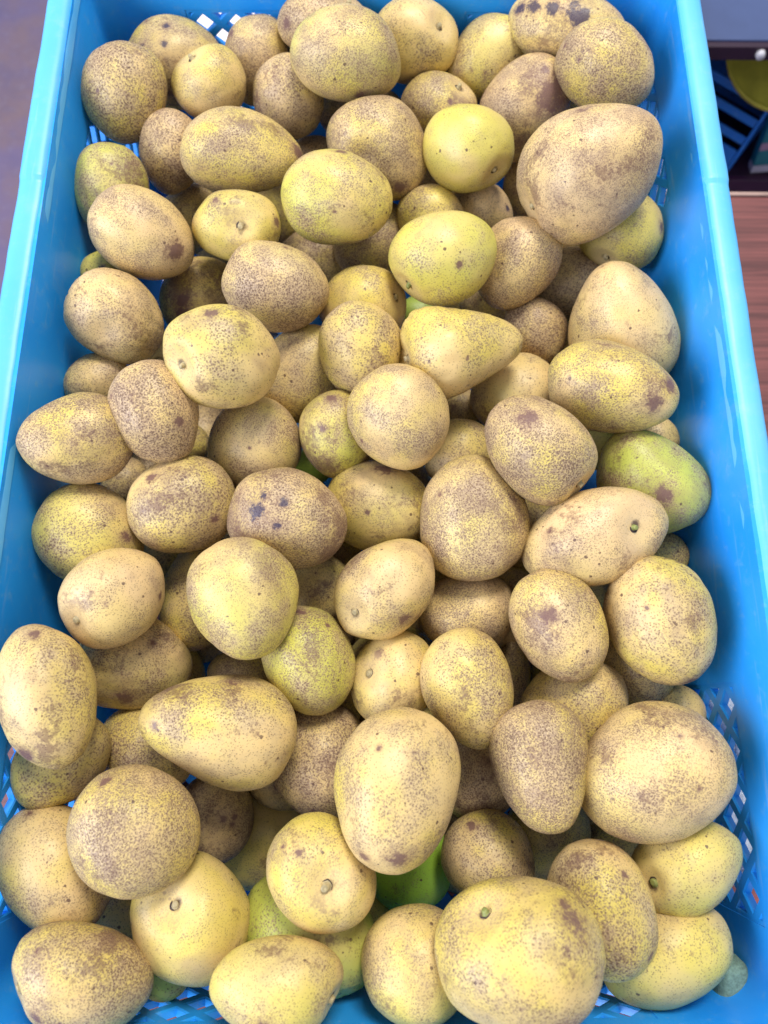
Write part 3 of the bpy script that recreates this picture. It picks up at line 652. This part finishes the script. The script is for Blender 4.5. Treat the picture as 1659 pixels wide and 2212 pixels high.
 ((-0.0875,-0.0962,-0.0429),(-0.399,0.0186,0.2206,0.8898),(0.02598,0.00015,-0.00018,0.02979,-0.00115,0.02735),0.03,(0.3,0.1,0.1),1,[(-0.0008,-0.0035,0.0273,-0.002),(-0.0016,-0.0059,0.0271,-0.0024),(-0.0029,-0.0096,0.0264,-0.0024)],'smooth waxy yellow mango with black sap above its stem'),
 ((-0.1045,-0.1225,-0.0565),(0.1089,0.877,0.0972,0.4578),(0.01308,0.00038,0.00032,0.01317,0.00104,0.01384),0.05,(0.8,0.3,0.2),0,[],'dark green mango under the waxy sap-stained one'),
 ((-0.141,-0.1148,-0.1072),(0.0862,0.8909,0.0845,0.4378),(0.01694,0.00052,0.00039,0.01713,0.00144,0.01787),0.05,(0,0.3,0.1),0,[],'dark shaded mango below the round lilac-sheened one'),
 ((-0.0905,-0.0595,-0.096),(-0.3853,0.6848,0.5223,0.3314),(0.02223,-0.00026,0.00063,0.02194,-0.00072,0.02373),0.05,(0,0.7,0.6),0,[(0.02,0.0046,-0.0078,0.0022),(0.0188,0.0101,-0.0052,0.002),(0.0176,0.0096,-0.0092,0.002)],'dark brown spotted mango deep below the large orange-stained one'),
 ((-0.072,-0.076,-0.1402),(0.059,0.8573,0.0514,0.5089),(0.03275,0.00041,0.0013,0.03116,0.00113,0.03585),0.05,(0,0.05,0),0,[],'smooth mango in deep shadow left of the ringed-stem pale one'),
 ((-0.0578,-0.0429,-0.1102),(0.0033,0.8535,0.0717,0.5162),(0.01697,0.00083,0.00092,0.01569,0.00229,0.01918),0.05,(0,0.3,0.5),0,[(0.0154,0.0023,-0.0058,0.0037)],'orange-yellow mango with rusty spots in the gap below the rusty mottled one'),
 ((-0.0254,-0.073,-0.0261),(-0.3892,0.0677,-0.0811,0.9151),(0.02351,-0.0001,-0.00011,0.02663,0.00074,0.02432),0.04,(0.3,0.3,0.2),1,[(0.0023,-0.0229,0.011,0.0018),(-0.0012,-0.0178,0.0171,0.0018)],'pale mango with a lime stripe and a ringed stem facing up'),
 ((-0.032,-0.1066,-0.0576),(0.5308,-0.348,-0.769,-0.0762),(0.03051,-0.00061,0.00184,0.02726,-0.00169,0.03489),0.05,(0.7,0.1,0.1),0,[],'smooth olive-green mango with a wrinkled end under the lime-striped one'),
 ((-0.0425,-0.1153,-0.0149),(0.2504,0.643,0.0058,0.7237),(0.02266,0.0006,-0.00087,0.02034,-0.00344,0.02748),0.1,(0.3,0.3,0.25),1,[(0.015,0.0145,0.0027,0.0033)],'yellow mango with its stem at the side along the near wall'),
 ((0.0184,-0.0867,-0.1057),(-0.3339,0.6094,0.6216,0.3615),(0.02357,0.00006,-0.00011,0.02599,0.00018,0.02331),0.04,(1,0.02,0),0,[],'bright green unripe mango in the shaded gap under the biggest upright oval'),
 ((0.0183,-0.1127,-0.0285),(-0.2945,0.6295,0.6363,0.3348),(0.02356,-0.00002,0.00028,0.02455,-0.00004,0.02422),0.05,(0.25,0.35,0.2),0,[],'yellow dotted mango with a greenish underside at the near wall'),
 ((0.0612,-0.1001,-0.0007),(0.7591,-0.2526,-0.4768,-0.3642),(0.0308,0.00232,-0.00009,0.03349,-0.00242,0.03081),0.05,(0.1,0.35,0.25),1,[(0.0195,0.023,0.0121,0.0061),(0.013,0.0241,0.0157,0.0039)],'biggest mango of all, pinkish yellow with a green stem, nearest the viewer'),
 ((0.0592,-0.0772,-0.0685),(-0.4019,0.4373,0.764,0.2522),(0.0232,-0.00017,0.00052,0.02335,-0.00045,0.02443),0.08,(0,0.6,0.3),0,[(0.0212,0.0003,0.0109,0.0032)],'tan mango with a smooth worn face behind the biggest nearest one'),
 ((0.0964,-0.0707,-0.1048),(-0.1777,0.6782,0.4628,0.5424),(0.02326,0.00043,0.00078,0.02261,0.00119,0.02512),0.05,(0.2,0.6,0.15),0,[],'dim dotted mango under the lilac-grey mottled one'),
 ((0.1048,-0.0904,-0.0278),(-0.3045,0.4891,0.7491,0.327),(0.02578,0.00009,0.00125,0.02381,0.00025,0.02876),0.06,(0.2,0.5,0.25),0,[(0.0211,0.0139,0.0033,0.002),(-0.0002,0.0129,-0.0238,0.0024)],'long oval mango lined up along the right of the biggest nearest one'),
 ((0.1486,-0.074,-0.0365),(0.8234,-0.0383,-0.4986,0.2682),(0.0256,0.00013,-0.00292,0.0194,-0.00012,0.02528),0.06,(0.3,0.3,0.05),1,[],'glossy yellow mango with a pale stem stub by the right lattice'),
 ((0.1381,-0.1128,-0.0447),(-0.4279,0.0388,0.8901,-0.152),(0.02602,-0.00088,0.00209,0.02201,-0.00243,0.03101),0.05,(0.25,0.2,0.05),0,[(0.0181,-0.0018,-0.0185,0.001)],'smooth golden mango with a small dark nick in the near right corner'),
 ((-0.0815,0.0198,-0.1004),(-0.025,0.8681,-0.0051,0.4957),(0.01639,0.00012,0.00109,0.01431,0.00034,0.01899),0.05,(0.05,0.7,0.2),0,[],'tan mango sliver above the large orange-stained egg-shaped one'),
 ((0.0295,0.258,-0.0974),(-0.2152,0.7726,-0.1547,0.577),(0.01455,0.00003,0.00028,0.01479,0.00009,0.01521),0.05,(0.9,0.1,0),0,[],'green mango glimpsed below the lime and peach one'),
 ((-0.0447,0.1551,-0.115),(-0.1386,0.8335,-0.0891,0.5273),(0.01309,-0.00002,0.0004,0.01282,-0.00004,0.01404),0.05,(0.95,0.1,0),0,[],'bright green mango glimpsed under the green-yellow crusted one'),
 ((0.08,0.2693,-0.098),(-0.2173,0.7409,-0.1647,0.6138),(0.02056,0.00015,0.00074,0.01979,0.00042,0.02232),0.05,(0.1,0.6,0.2),0,[],'dark shaded mango in the gap below the tan speckled egg-shaped one'),
 ((-0.135,0.0916,-0.1176),(-0.0919,0.8873,-0.0416,0.45),(0.01759,0.00006,0.00033,0.01791,0.00017,0.01837),0.05,(0.1,0.5,0.2),0,[],'dark shaded mango in the gap above the thick-stemmed pale one'),
 ((0.0016,-0.1162,-0.1249),(0.1019,0.8118,0.0692,0.5708),(0.01721,0.00001,0.00074,0.01619,0.00003,0.01896),0.05,(0.5,0.2,0.1),0,[],'dark greenish mango in the gap right of the lime-striped one'),
 ((0.0666,0.2875,-0.1244),(-0.2202,0.751,-0.1641,0.6005),(0.01783,0.0001,0.00086,0.01649,0.00028,0.01988),0.05,(0.1,0.6,0.2),0,[],'dark mango in the hollow right of the tiny green one in the far middle'),
 ((0.1459,0.4269,-0.0918),(-0.3003,0.6821,-0.2255,0.6274),(0.01988,0.00045,0.00004,0.02149,0.00123,0.01999),0.05,(0.1,0.6,0.2),0,[],'dark mango wedged behind the big-bruised one under two larger ones'),
 ((-0.1361,0.0164,-0.1304),(0.5571,0.1017,0.2649,0.7804),(0.0259,0,0,0.0259,0,0.03052),0.08,(0.1,0.4,0.2),0,[],'deep shaded mango between the olive creased-tip one and the orange-stained egg'),
 ((-0.1185,0.0594,-0.1478),(-0.4872,-0.3426,-0.4193,0.6852),(0.02618,0,0,0.02618,0,0.03086),0.08,(0.2,0.5,0.2),0,[],'deep shaded mango between the lime-centred one and the tan half-hidden one'),
 ((-0.1273,0.1913,-0.1434),(0.2863,0.5584,-0.4954,0.6007),(0.02587,0,0,0.02587,0,0.03049),0.08,(0.3,0.6,0.2),0,[],'deep shaded mango between the olive-speckled round one and the large pale dotted one'),
 ((-0.1143,0.3497,-0.1356),(0.2522,0.5989,-0.2381,0.7218),(0.02734,0,0,0.02734,0,0.03222),0.08,(0.4,0.7,0.2),0,[],'deep shaded mango between the ringed-stem pale one and the purple-scabbed one'),
 ((-0.1099,0.3931,-0.1244),(-0.4772,-0.1639,0.2908,0.8129),(0.02777,0,0,0.02777,0,0.03273),0.08,(0.1,0.8,0.2),0,[],'deep shaded mango between the brown-tipped long one and the shaded half-hidden one'),
 ((-0.0852,0.1009,-0.1363),(-0.0447,-0.6026,0.2657,0.7512),(0.0267,0,0,0.0267,0,0.03147),0.08,(0.2,0.4,0.2),0,[],'deep shaded mango between the violet-scuffed oval and the ink-stained one'),
 ((-0.0664,0.3568,-0.1171),(0.4936,0.1175,-0.4766,0.7179),(0.0261,0,0,0.0261,0,0.03076),0.08,(0.3,0.5,0.2),0,[],'deep shaded mango between the ringed-stem pale one and the green-topped oval'),
 ((-0.0362,0.0077,-0.1226),(0.5215,0.1453,0.2782,-0.7934),(0.02871,0,0,0.02871,0,0.03384),0.08,(0.4,0.6,0.2),0,[],'deep shaded mango between the scuffed lime one and the rusty mottled one'),
 ((-0.0344,0.0588,-0.1501),(0.3824,-0.1563,-0.2123,0.8856),(0.02797,0,0,0.02797,0,0.03296),0.08,(0.1,0.7,0.2),0,[],'deep shaded mango between the scuffed lime one and the damp-patched stemmed one'),
 ((-0.0398,0.1067,-0.1193),(-0.2632,0.0241,-0.4762,0.8387),(0.02832,0,0,0.02832,0,0.03338),0.08,(0.2,0.8,0.2),0,[],'deep shaded mango between the ink-stained one and the dotted shaded one'),
 ((0.014,-0.0197,-0.1389),(-0.1452,-0.648,-0.1128,0.7391),(0.02712,0,0,0.02712,0,0.03196),0.08,(0.3,0.4,0.2),0,[],'deep shaded mango between the biggest upright oval and the pale stemmed one'),
 ((0.0082,0.0224,-0.1212),(0.438,0.3295,0.4545,0.7022),(0.02693,0,0,0.02693,0,0.03174),0.08,(0.4,0.5,0.2),0,[],'deep shaded mango between the pale stemmed one and the damp-patched stemmed one'),
 ((0.0109,0.0572,-0.145),(-0.3563,0.0535,0.0482,0.9316),(0.02843,0,0,0.02843,0,0.03351),0.08,(0.1,0.6,0.2),0,[],'deep shaded mango between the damp-patched stemmed one and the flattened golden one'),
 ((0.0074,0.139,-0.1108),(0.6097,0.1841,-0.4243,-0.6437),(0.02903,0,0,0.02903,0,0.03422),0.08,(0.2,0.7,0.2),0,[],'deep shaded mango between the scratched yellow one and the round golden central one'),
 ((0.0525,-0.0839,-0.1486),(-0.235,-0.5308,0.4475,0.6803),(0.02717,0,0,0.02717,0,0.03202),0.08,(0.3,0.8,0.2),0,[],'deep shaded mango between the worn-faced tan one and the biggest upright oval'),
 ((0.0398,0.098,-0.1148),(0.0623,0.325,0.4478,0.8306),(0.02861,0,0,0.02861,0,0.03372),0.08,(0.4,0.4,0.2),0,[],'deep shaded mango between the big freckled egg and the damp-patched stemmed one'),
 ((0.0505,0.3739,-0.1076),(0.3171,-0.1485,0.5091,0.7862),(0.02624,0,0,0.02624,0,0.03093),0.08,(0.1,0.5,0.2),0,[],'deep shaded mango between the smooth lime-yellow one and the small round yellow one'),
 ((0.0945,0.0602,-0.1146),(0.3796,-0.3205,-0.3602,0.7896),(0.02809,0,0,0.02809,0,0.0331),0.08,(0.2,0.6,0.2),0,[],'deep shaded mango between the flattened golden one and the rusty-freckled oval'),
 ((0.129,-0.0642,-0.145),(-0.1785,0.6587,0.3736,0.6283),(0.02723,0,0,0.02723,0,0.03209),0.08,(0.3,0.7,0.2),0,[],'deep shaded mango between the very large golden one and the dim dotted one'),
 ((0.1259,0.0198,-0.118),(-0.016,0.6692,0.4361,0.6014),(0.02754,0,0,0.02754,0,0.03246),0.08,(0.4,0.8,0.2),0,[],'deep shaded mango between the rusty-freckled oval and the yellow dotted one'),
 ((0.1093,0.1028,-0.1071),(0.2558,-0.3653,0.4162,0.7924),(0.02893,0,0,0.02893,0,0.03409),0.08,(0.1,0.4,0.2),0,[],'deep shaded mango between the long stemmed one and the big freckled egg'),
 ((0.1271,0.2304,-0.1081),(0.5401,0.0661,-0.513,0.6639),(0.02688,0,0,0.02688,0,0.03168),0.08,(0.2,0.5,0.2),0,[],'deep shaded mango between the plain brown one and the crusty-tipped one'),
 ((0.1373,-0.0936,-0.1119),(0.3845,0.2549,0.4111,0.7862),(0.02748,0,0,0.02748,0,0.03239),0.08,(0.3,0.6,0.2),0,[],'deep shaded mango between the long oval and the very large golden one'),
 ((0.1337,0.0576,-0.1196),(0.1431,-0.1663,-0.3803,0.8985),(0.02771,0,0,0.02771,0,0.03266),0.08,(0.4,0.7,0.2),0,[],'deep shaded mango between the creased yellow one and the rusty-freckled oval'),
 ((0.1416,0.3369,-0.1089),(0.4184,-0.2019,-0.3203,0.8256),(0.02875,0,0,0.02875,0,0.03388),0.08,(0.1,0.8,0.2),0,[],'deep shaded mango between the largest far one and the grey shaded one'),
]

_rm = {}
def RMAX(taper):
    if taper not in _rm:
        _rm[taper] = max(math.sin(u) * (1 + taper * math.cos(u) * .9 - taper * .35 * math.sin(u) ** 2) for u in [math.pi * q / 60 for q in range(61)])
    return _rm[taper]

def egg(u, v, taper, rnd):
    """unit fruit: pole +Z is the stem end, -Z the narrower tip"""
    z, r = math.cos(u), math.sin(u)
    k = 1 + taper * z * .9 - taper * .35 * (1 - z * z)
    r *= k / RMAX(taper)
    z -= taper * .10 * math.sin(v + rnd) * r * r
    x, y = r * math.cos(v), r * math.sin(v)
    # slight beak towards the tip and a flat shoulder at the stem
    x += taper * .22 * (1 - z) * (1 - z) * .25
    if z > .93:
        z -= .05 * (z - .93) / .07
    return Vector((x, y, z))

def build_mango(i, rec):
    loc, q, B, taper, colr, stem_seen, marks, label = rec
    rng = random.Random(i * 7 + 3)
    Bm = Matrix(((B[0], B[1], B[2]), (B[1], B[3], B[4]), (B[2], B[4], B[5])))
    nu, nv = 46, 68
    verts, faces = [], []
    seed = Vector((i * 3.7, i * 1.3, i * .9))
    lob = .030 + .020 * rng.random()
    fine = .010
    tp = round(taper * 1.08 + .02, 4)
    ph = rng.random() * 6.28
    crease = 'creased' in label or 'wrinkled' in label
    def pt(u, v):
        e = egg(u, v, tp, ph)
        d = 1 + lob * noise.noise(e * 1.25 + seed) * 1.5 + fine * noise.noise(e * 4.5 + seed)
        if crease:
            m = max(0.0, min(1.0, .5 + 1.6 * noise.noise(e * .9 + seed * 2)))
            rg = 1 - min(1.0, abs(noise.noise(Vector((e.x * 1.6, e.y * 3.4, e.z * 3.0)) + seed * 3)) * 3.2)
            rg2 = 1 - min(1.0, abs(noise.noise(e * 6 + seed)) * 3)
            d -= m * (.030 * rg ** 3 + .010 * rg2 ** 2)
        return Bm @ (e * d)
    verts.append(pt(0, 0))
    for a in range(1, nu):
        for b in range(nv):
            verts.append(pt(math.pi * a / nu, 2 * math.pi * b / nv))
    verts.append(pt(math.pi, 0))
    last = len(verts) - 1
    for b in range(nv):
        c = (b + 1) % nv
        faces.append((0, 1 + b, 1 + c))
        faces.append((last, 1 + (nu - 2) * nv + c, 1 + (nu - 2) * nv + b))
        for a in range(nu - 2):
            s = 1 + a * nv
            faces.append((s + b, s + nv + b, s + nv + c, s + c))
    pole = verts[0].copy()
    pn = (Bm.inverted().transposed() @ Vector((0, 0, 1))).normalized()
    dents = DENTS.get(label[:18], [])
    if stem_seen:
        dents = dents + [(pole, .0105, .0030)]
    for dp, dr, dd in dents:
        dp = Vector(dp)
        for k, p in enumerate(verts):
            l = (p - dp).length / dr
            if l < 2.4:
                verts[k] = p - p.normalized() * dd * math.exp(-l * l)
    me = bpy.data.meshes.new('mango')
    me.from_pydata([tuple(p) for p in verts], [], faces)
    for p in me.polygons: p.use_smooth = True
    o = link('mango', me, SKIN)
    o.location = loc
    o.rotation_mode = 'QUATERNION'
    o.rotation_quaternion = q
    o.color = (*colr, 1)
    o['pole'] = [pole.x, pole.y, pole.z, 1.0 if stem_seen else 0.0]
    dark = 0.0
    for k, (x, y, z, r) in enumerate(marks[:4]):
        o['mark%d' % k] = [x, y, z, abs(r)]
        if r < 0: dark = 1.0
    o['mark_dark'] = dark
    tag(o, label, 'mango', 'mangoes heaped in the blue crate')
    if stem_seen:
        bm = bmesh.new()
        rot = pn.to_track_quat('Z', 'Y').to_matrix().to_4x4()
        base = Matrix.Translation(verts[0] - pn * .0004) @ rot
        h = .0016 + .0016 * rng.random()
        rr = .0012 + .0006 * rng.random()
        tilt = Vector((rng.uniform(-.4, .4), rng.uniform(-.4, .4), 0)) * h
        nseg = 14
        ringsv = []
        for (rad, z, mi) in ((.0034, -.0012, 1), (.0027, .0006, 1), (rr * 1.25, .0004, 1), (rr * 1.05, .0009, 0), (rr * .98, h * .8, 0), (rr * .8, h, 0), (rr * .35, h * .97, 0)):
            ring = []
            for k in range(nseg):
                a = 2 * math.pi * k / nseg
                j = 1 + (.22 * noise.noise((k * 1.7, i, z * 900)) if mi else .06 * noise.noise((k, i, 2)))
                p = Vector((rad * j * math.cos(a), rad * j * math.sin(a), z)) + tilt * max(0, z / h)
                ring.append(bm.verts.new(base @ p))
            ringsv.append((ring, mi))
        for a in range(len(ringsv) - 1):
            for k in range(nseg):
                l = (k + 1) % nseg
                f = bm.faces.new((ringsv[a][0][k], ringsv[a][0][l], ringsv[a + 1][0][l], ringsv[a + 1][0][k]))
                f.material_index = 1 if a < 2 else 0
        bm.faces.new(ringsv[-1][0])
        link('stem', bm_mesh('stem', bm, True), [STEM_G if 'green stem' in label or 'stub' in label else STEM, CALYX], o)
    return o

DENTS = {
 'heart-shaped lilac': [((0.0266,-0.0107,-0.0091),0.012,0.006)],
 'pear-shaped golden': [((0.0299,0.0136,0.005),0.02,0.002)],
 'creased tan mango ': [((0.0217,-0.0108,-0.008),0.01,0.004)],
}
for i, rec in enumerate(MANGOES):
    build_mango(i, rec)

# ------------------------------------------------------------------ surroundings
bm = bmesh.new()
add_box(bm, -6, 6, -4, 8, -1.0, -.95)
tag(link('floor', bm_mesh('floor', bm), floor_mat()), 'dim mottled purple-brown floor', None, None, 'structure')

WOOD = wood_mat()
table = empty('table', (.35, .05, -.95))
tag(table, 'reddish brown wooden table under the blue crate, streaky grain', 'table')
bm = bmesh.new()
add_box(bm, -.62, .75, -.62, .385, .725, .7585, .002)
link('tabletop', bm_mesh('tabletop', bm), WOOD, table)
bm = bmesh.new()
add_box(bm, -.62, .75, .3855, .3895, .7245, .7592, .001)
link('edge_band', bm_mesh('edge_band', bm), flat('pale_edge', (.50, .33, .27), .4), table)
for x in (-.58, .70):
    for y in (-.58, .34):
        bm = bmesh.new()
        add_box(bm, x - .025, x + .025, y - .025, y + .025, 0, .7245, .003)
        link('leg', bm_mesh('leg', bm), WOOD, table)

# pale sheet under the crate's far left part and a pale carton beyond the table
bm = bmesh.new()
vs = [[bm.verts.new((-.29 + .27 * a / 12, .20 + .235 * b / 10, -.1912 + .0016 * noise.noise((a * .6, b * .6, 0)) + .0016)) for b in range(11)] for a in range(13)]
for a in range(12):
    for b in range(10):
        bm.faces.new((vs[a][b], vs[a + 1][b], vs[a + 1][b + 1], vs[a][b + 1]))
me = bm_mesh('paper_sheet', bm, True)
PAPER = flat('pale_paper', (.86, .74, .70), .6, .08)
tag(link('paper_sheet', me, PAPER), 'pale pinkish paper sheet lying under the crate, seen through its left lattice', 'paper sheet')
carton = empty('carton', (-.06, .70, -.95))
tag(carton, 'pale pinkish carton behind the crate, glimpsed through the far lattice', 'carton')
bm = bmesh.new()
add_box(bm, -.25, .40, -.245, .245, 0, .70, .002)
link('box_body', bm_mesh('box_body', bm), PAPER, carton)
bm = bmesh.new()
add_box(bm, -.25, .0735, -.245, .245, .7005, .7035, .001)
link('flap', bm_mesh('flap', bm), PAPER, carton)
bm = bmesh.new()
add_box(bm, .0765, .40, -.245, .245, .7005, .7035, .001)
link('flap', bm_mesh('flap', bm), PAPER, carton)

# crumpled clear bag outside the right lattice
bm = bmesh.new()
bmesh.ops.create_icosphere(bm, subdivisions=5, radius=1)
for v in bm.verts:
    p = v.co.copy()
    k = 1 + .25 * noise.noise(p * 2.2) - .22 * abs(noise.noise(p * 4 + Vector((3, 1, 2)))) - .10 * abs(noise.noise(p * 9))
    v.co = Vector((p.x * .030 * k, p.y * .085 * k, p.z * .060 * k))
N = NT('crinkled_plastic')
N.b.inputs['Base Color'].default_value = (.72, .80, .92, 1)
N.b.inputs['Roughness'].default_value = .18
N.b.inputs['Transmission Weight'].default_value = .25
tc = N.n('ShaderNodeTexCoord')
f_, _ = N.noise(tc.outputs['Object'], 130, 4, .7, 1.5)
N.bump(f_, .6, .003)
tag(link('plastic_bag', bm_mesh('plastic_bag', bm, True), N.m), 'crumpled whitish plastic bag outside the crate, seen through the near right lattice', 'plastic bag').location = (.226, -.015, -.132)

# foam stub in the near right corner
bm = bmesh.new()
bmesh.ops.create_uvsphere(bm, u_segments=28, v_segments=18, radius=1)
for v in bm.verts:
    p = [math.copysign(abs(c) ** .40, c) for c in v.co]
    tp_ = .80 + .20 * p[2]
    v.co = Vector((p[0] * .0085 * tp_, p[1] * .016 * tp_, p[2] * .022)) + Vector((1, 1, 0)) * .0005 * noise.noise(v.co * 3)
fo = link('foam_block', bm_mesh('foam_block', bm, True), flat('grey_green_foam', (.24, .36, .26), .9, .4, 600))
tag(fo, 'grey-green rounded foam stub in the near right corner beside the nicked golden mango', 'foam block')
fo.location = (0.1727, -0.1301, -0.075)
fo.rotation_euler = (math.radians(14), math.radians(6), 0)

# open shelf beyond the table with dim goods on it
shelf = empty('shelf_unit', (.62, .95, -.95))
tag(shelf, 'dark shelf unit with grey-blue top beyond the wooden table', 'shelf')
GREY = flat('grey_blue_laminate', (.055, .085, .20), .5, .15, 12)
DARK = flat('dark_plum_wood', (.035, .012, .030), .4, .3, 20)
for nm, b, m in (('top_panel', (-.36, .7, -.262, .35, .677, .692), GREY), ('front_edge', (-.36, .7, -.270, -.2625, .674, .6905), DARK),
                 ('lower_board', (-.36, .7, -.262, .35, .47, .49), DARK), ('front_rail', (-.36, .7, -.270, -.2625, .36, .492), flat('plum_rail', (.055, .010, .045), .35)),
                 ('back_panel', (-.36, .7, .351, .362, 0, .686), DARK), ('side_panel', (-.372, -.3605, -.27, .362, 0, .686), DARK), ('side_panel', (.7005, .712, -.27, .362, 0, .686), DARK)):
    bm = bmesh.new()
    add_box(bm, *b, .001)
    link(nm, bm_mesh(nm, bm), m, shelf)
bm = bmesh.new()
bmesh.ops.create_cone(bm, cap_ends=True, segments=20, radius1=.0052, radius2=.0042, depth=.005, matrix=Matrix.Rotation(math.radians(90), 4, 'X'))
sk = link('screw_cap', bm_mesh('screw_cap', bm, True), flat('white_cap', (.75, .72, .75), .4), shelf)
sk.location = (-.205, -.2728, .683)

# blue slatted basket on the shelf
bask = empty('basket', (.405, .735, -.461))
tag(bask, 'dark blue slatted plastic basket in shade on the shelf beside the crate rim', 'basket')
DB = plastic('dark_blue_plastic', (.008, .19, .80), (.012, .22, .85), .35)
for nm, b in (('bottom_panel', (-.075, .075, .004, .110, .001, .005)), ('back_panel', (-.075, .075, .1105, .1145, .001, .104)),
              ('end_panel', (.0755, .0795, -.001, .1145, .001, .106)), ('end_panel', (-.0795, -.0755, -.001, .1145, .001, .106)),
              ('front_panel', (-.075, .075, -.001, .0035, .001, .036))):
    bm = bmesh.new()
    add_box(bm, *b, .0012)
    link(nm, bm_mesh(nm, bm), DB, bask)
for k in range(3):
    bm = bmesh.new()
    add_box(bm, -.075, .075, -.0005, .003, .0445 + k * .023, .0545 + k * .023, .001)
    link('slat', bm_mesh('slat', bm), DB, bask)
bask.rotation_euler = (math.radians(-20), 0, math.radians(-38))

# round yellow tray leaning on the shelf edge
bm = bmesh.new()
pr = [(0, 0), (.058, 0), (.066, .006), (.069, .012), (.071, .012), (.071, .008), (.066, -.001), (.060, -.006), (0, -.006)]
rg = []
for k in range(48):
    a = 2 * math.pi * k / 48
    rg.append([bm.verts.new((r * math.cos(a), -z, r * math.sin(a))) for r, z in pr[1:-1]])
c0 = bm.verts.new((0, 0, 0)); c1 = bm.verts.new((0, .006, 0))
for k in range(48):
    a, b = rg[k], rg[(k + 1) % 48]
    bm.faces.new((c0, a[0], b[0]))
    bm.faces.new((c1, b[-1], a[-1]))
    for j in range(len(a) - 1):
        bm.faces.new((a[j], a[j + 1], b[j + 1], b[j]))
tr = link('tray', bm_mesh('tray', bm, True), flat('olive_yellow_fibre', (.66, .58, .07), .6, .25, 40))
tag(tr, 'round olive-yellow tray standing on edge under the grey-blue shelf top', 'tray')
tr.location = (.49, .757, -.338)
tr.rotation_euler = (math.radians(-70), 0, math.radians(-6))

# teal printed packet
pk = empty('packet', (0.5341, 0.7, -0.4571))
tag(pk, 'teal packet with a dark red patch and pale lower edge beside the tray', 'packet')
bm = bmesh.new()
add_box(bm, -.030, .030, -.008, .008, .0105, .120, .002)
link('box_body', bm_mesh('box_body', bm), flat('teal_print', (.015, .20, .26), .4, .2, 25), pk)
bm = bmesh.new()
add_box(bm, -.0302, .0302, -.0082, .0082, 0, .010, .001)
link('pale_edge', bm_mesh('pale_edge', bm), flat('pale_lilac', (.55, .52, .66), .5), pk)
bm = bmesh.new()
bmesh.ops.create_cone(bm, cap_ends=True, segments=28, radius1=.022, radius2=.022, depth=.001, matrix=Matrix.Translation((.012, -.0086, .088)) @ Matrix.Rotation(math.radians(90), 4, 'X'))
link('printed_patch', bm_mesh('printed_patch', bm), flat('dark_red_print', (.22, .025, .02), .5), pk)
bm = bmesh.new()
add_box(bm, -.030, .030, -.0088, -.0081, .034, .044)
link('printed_stripe', bm_mesh('printed_stripe', bm), flat('pink_print', (.40, .25, .38), .5), pk)
pk.rotation_euler = (math.radians(-12), math.radians(-7), 0)
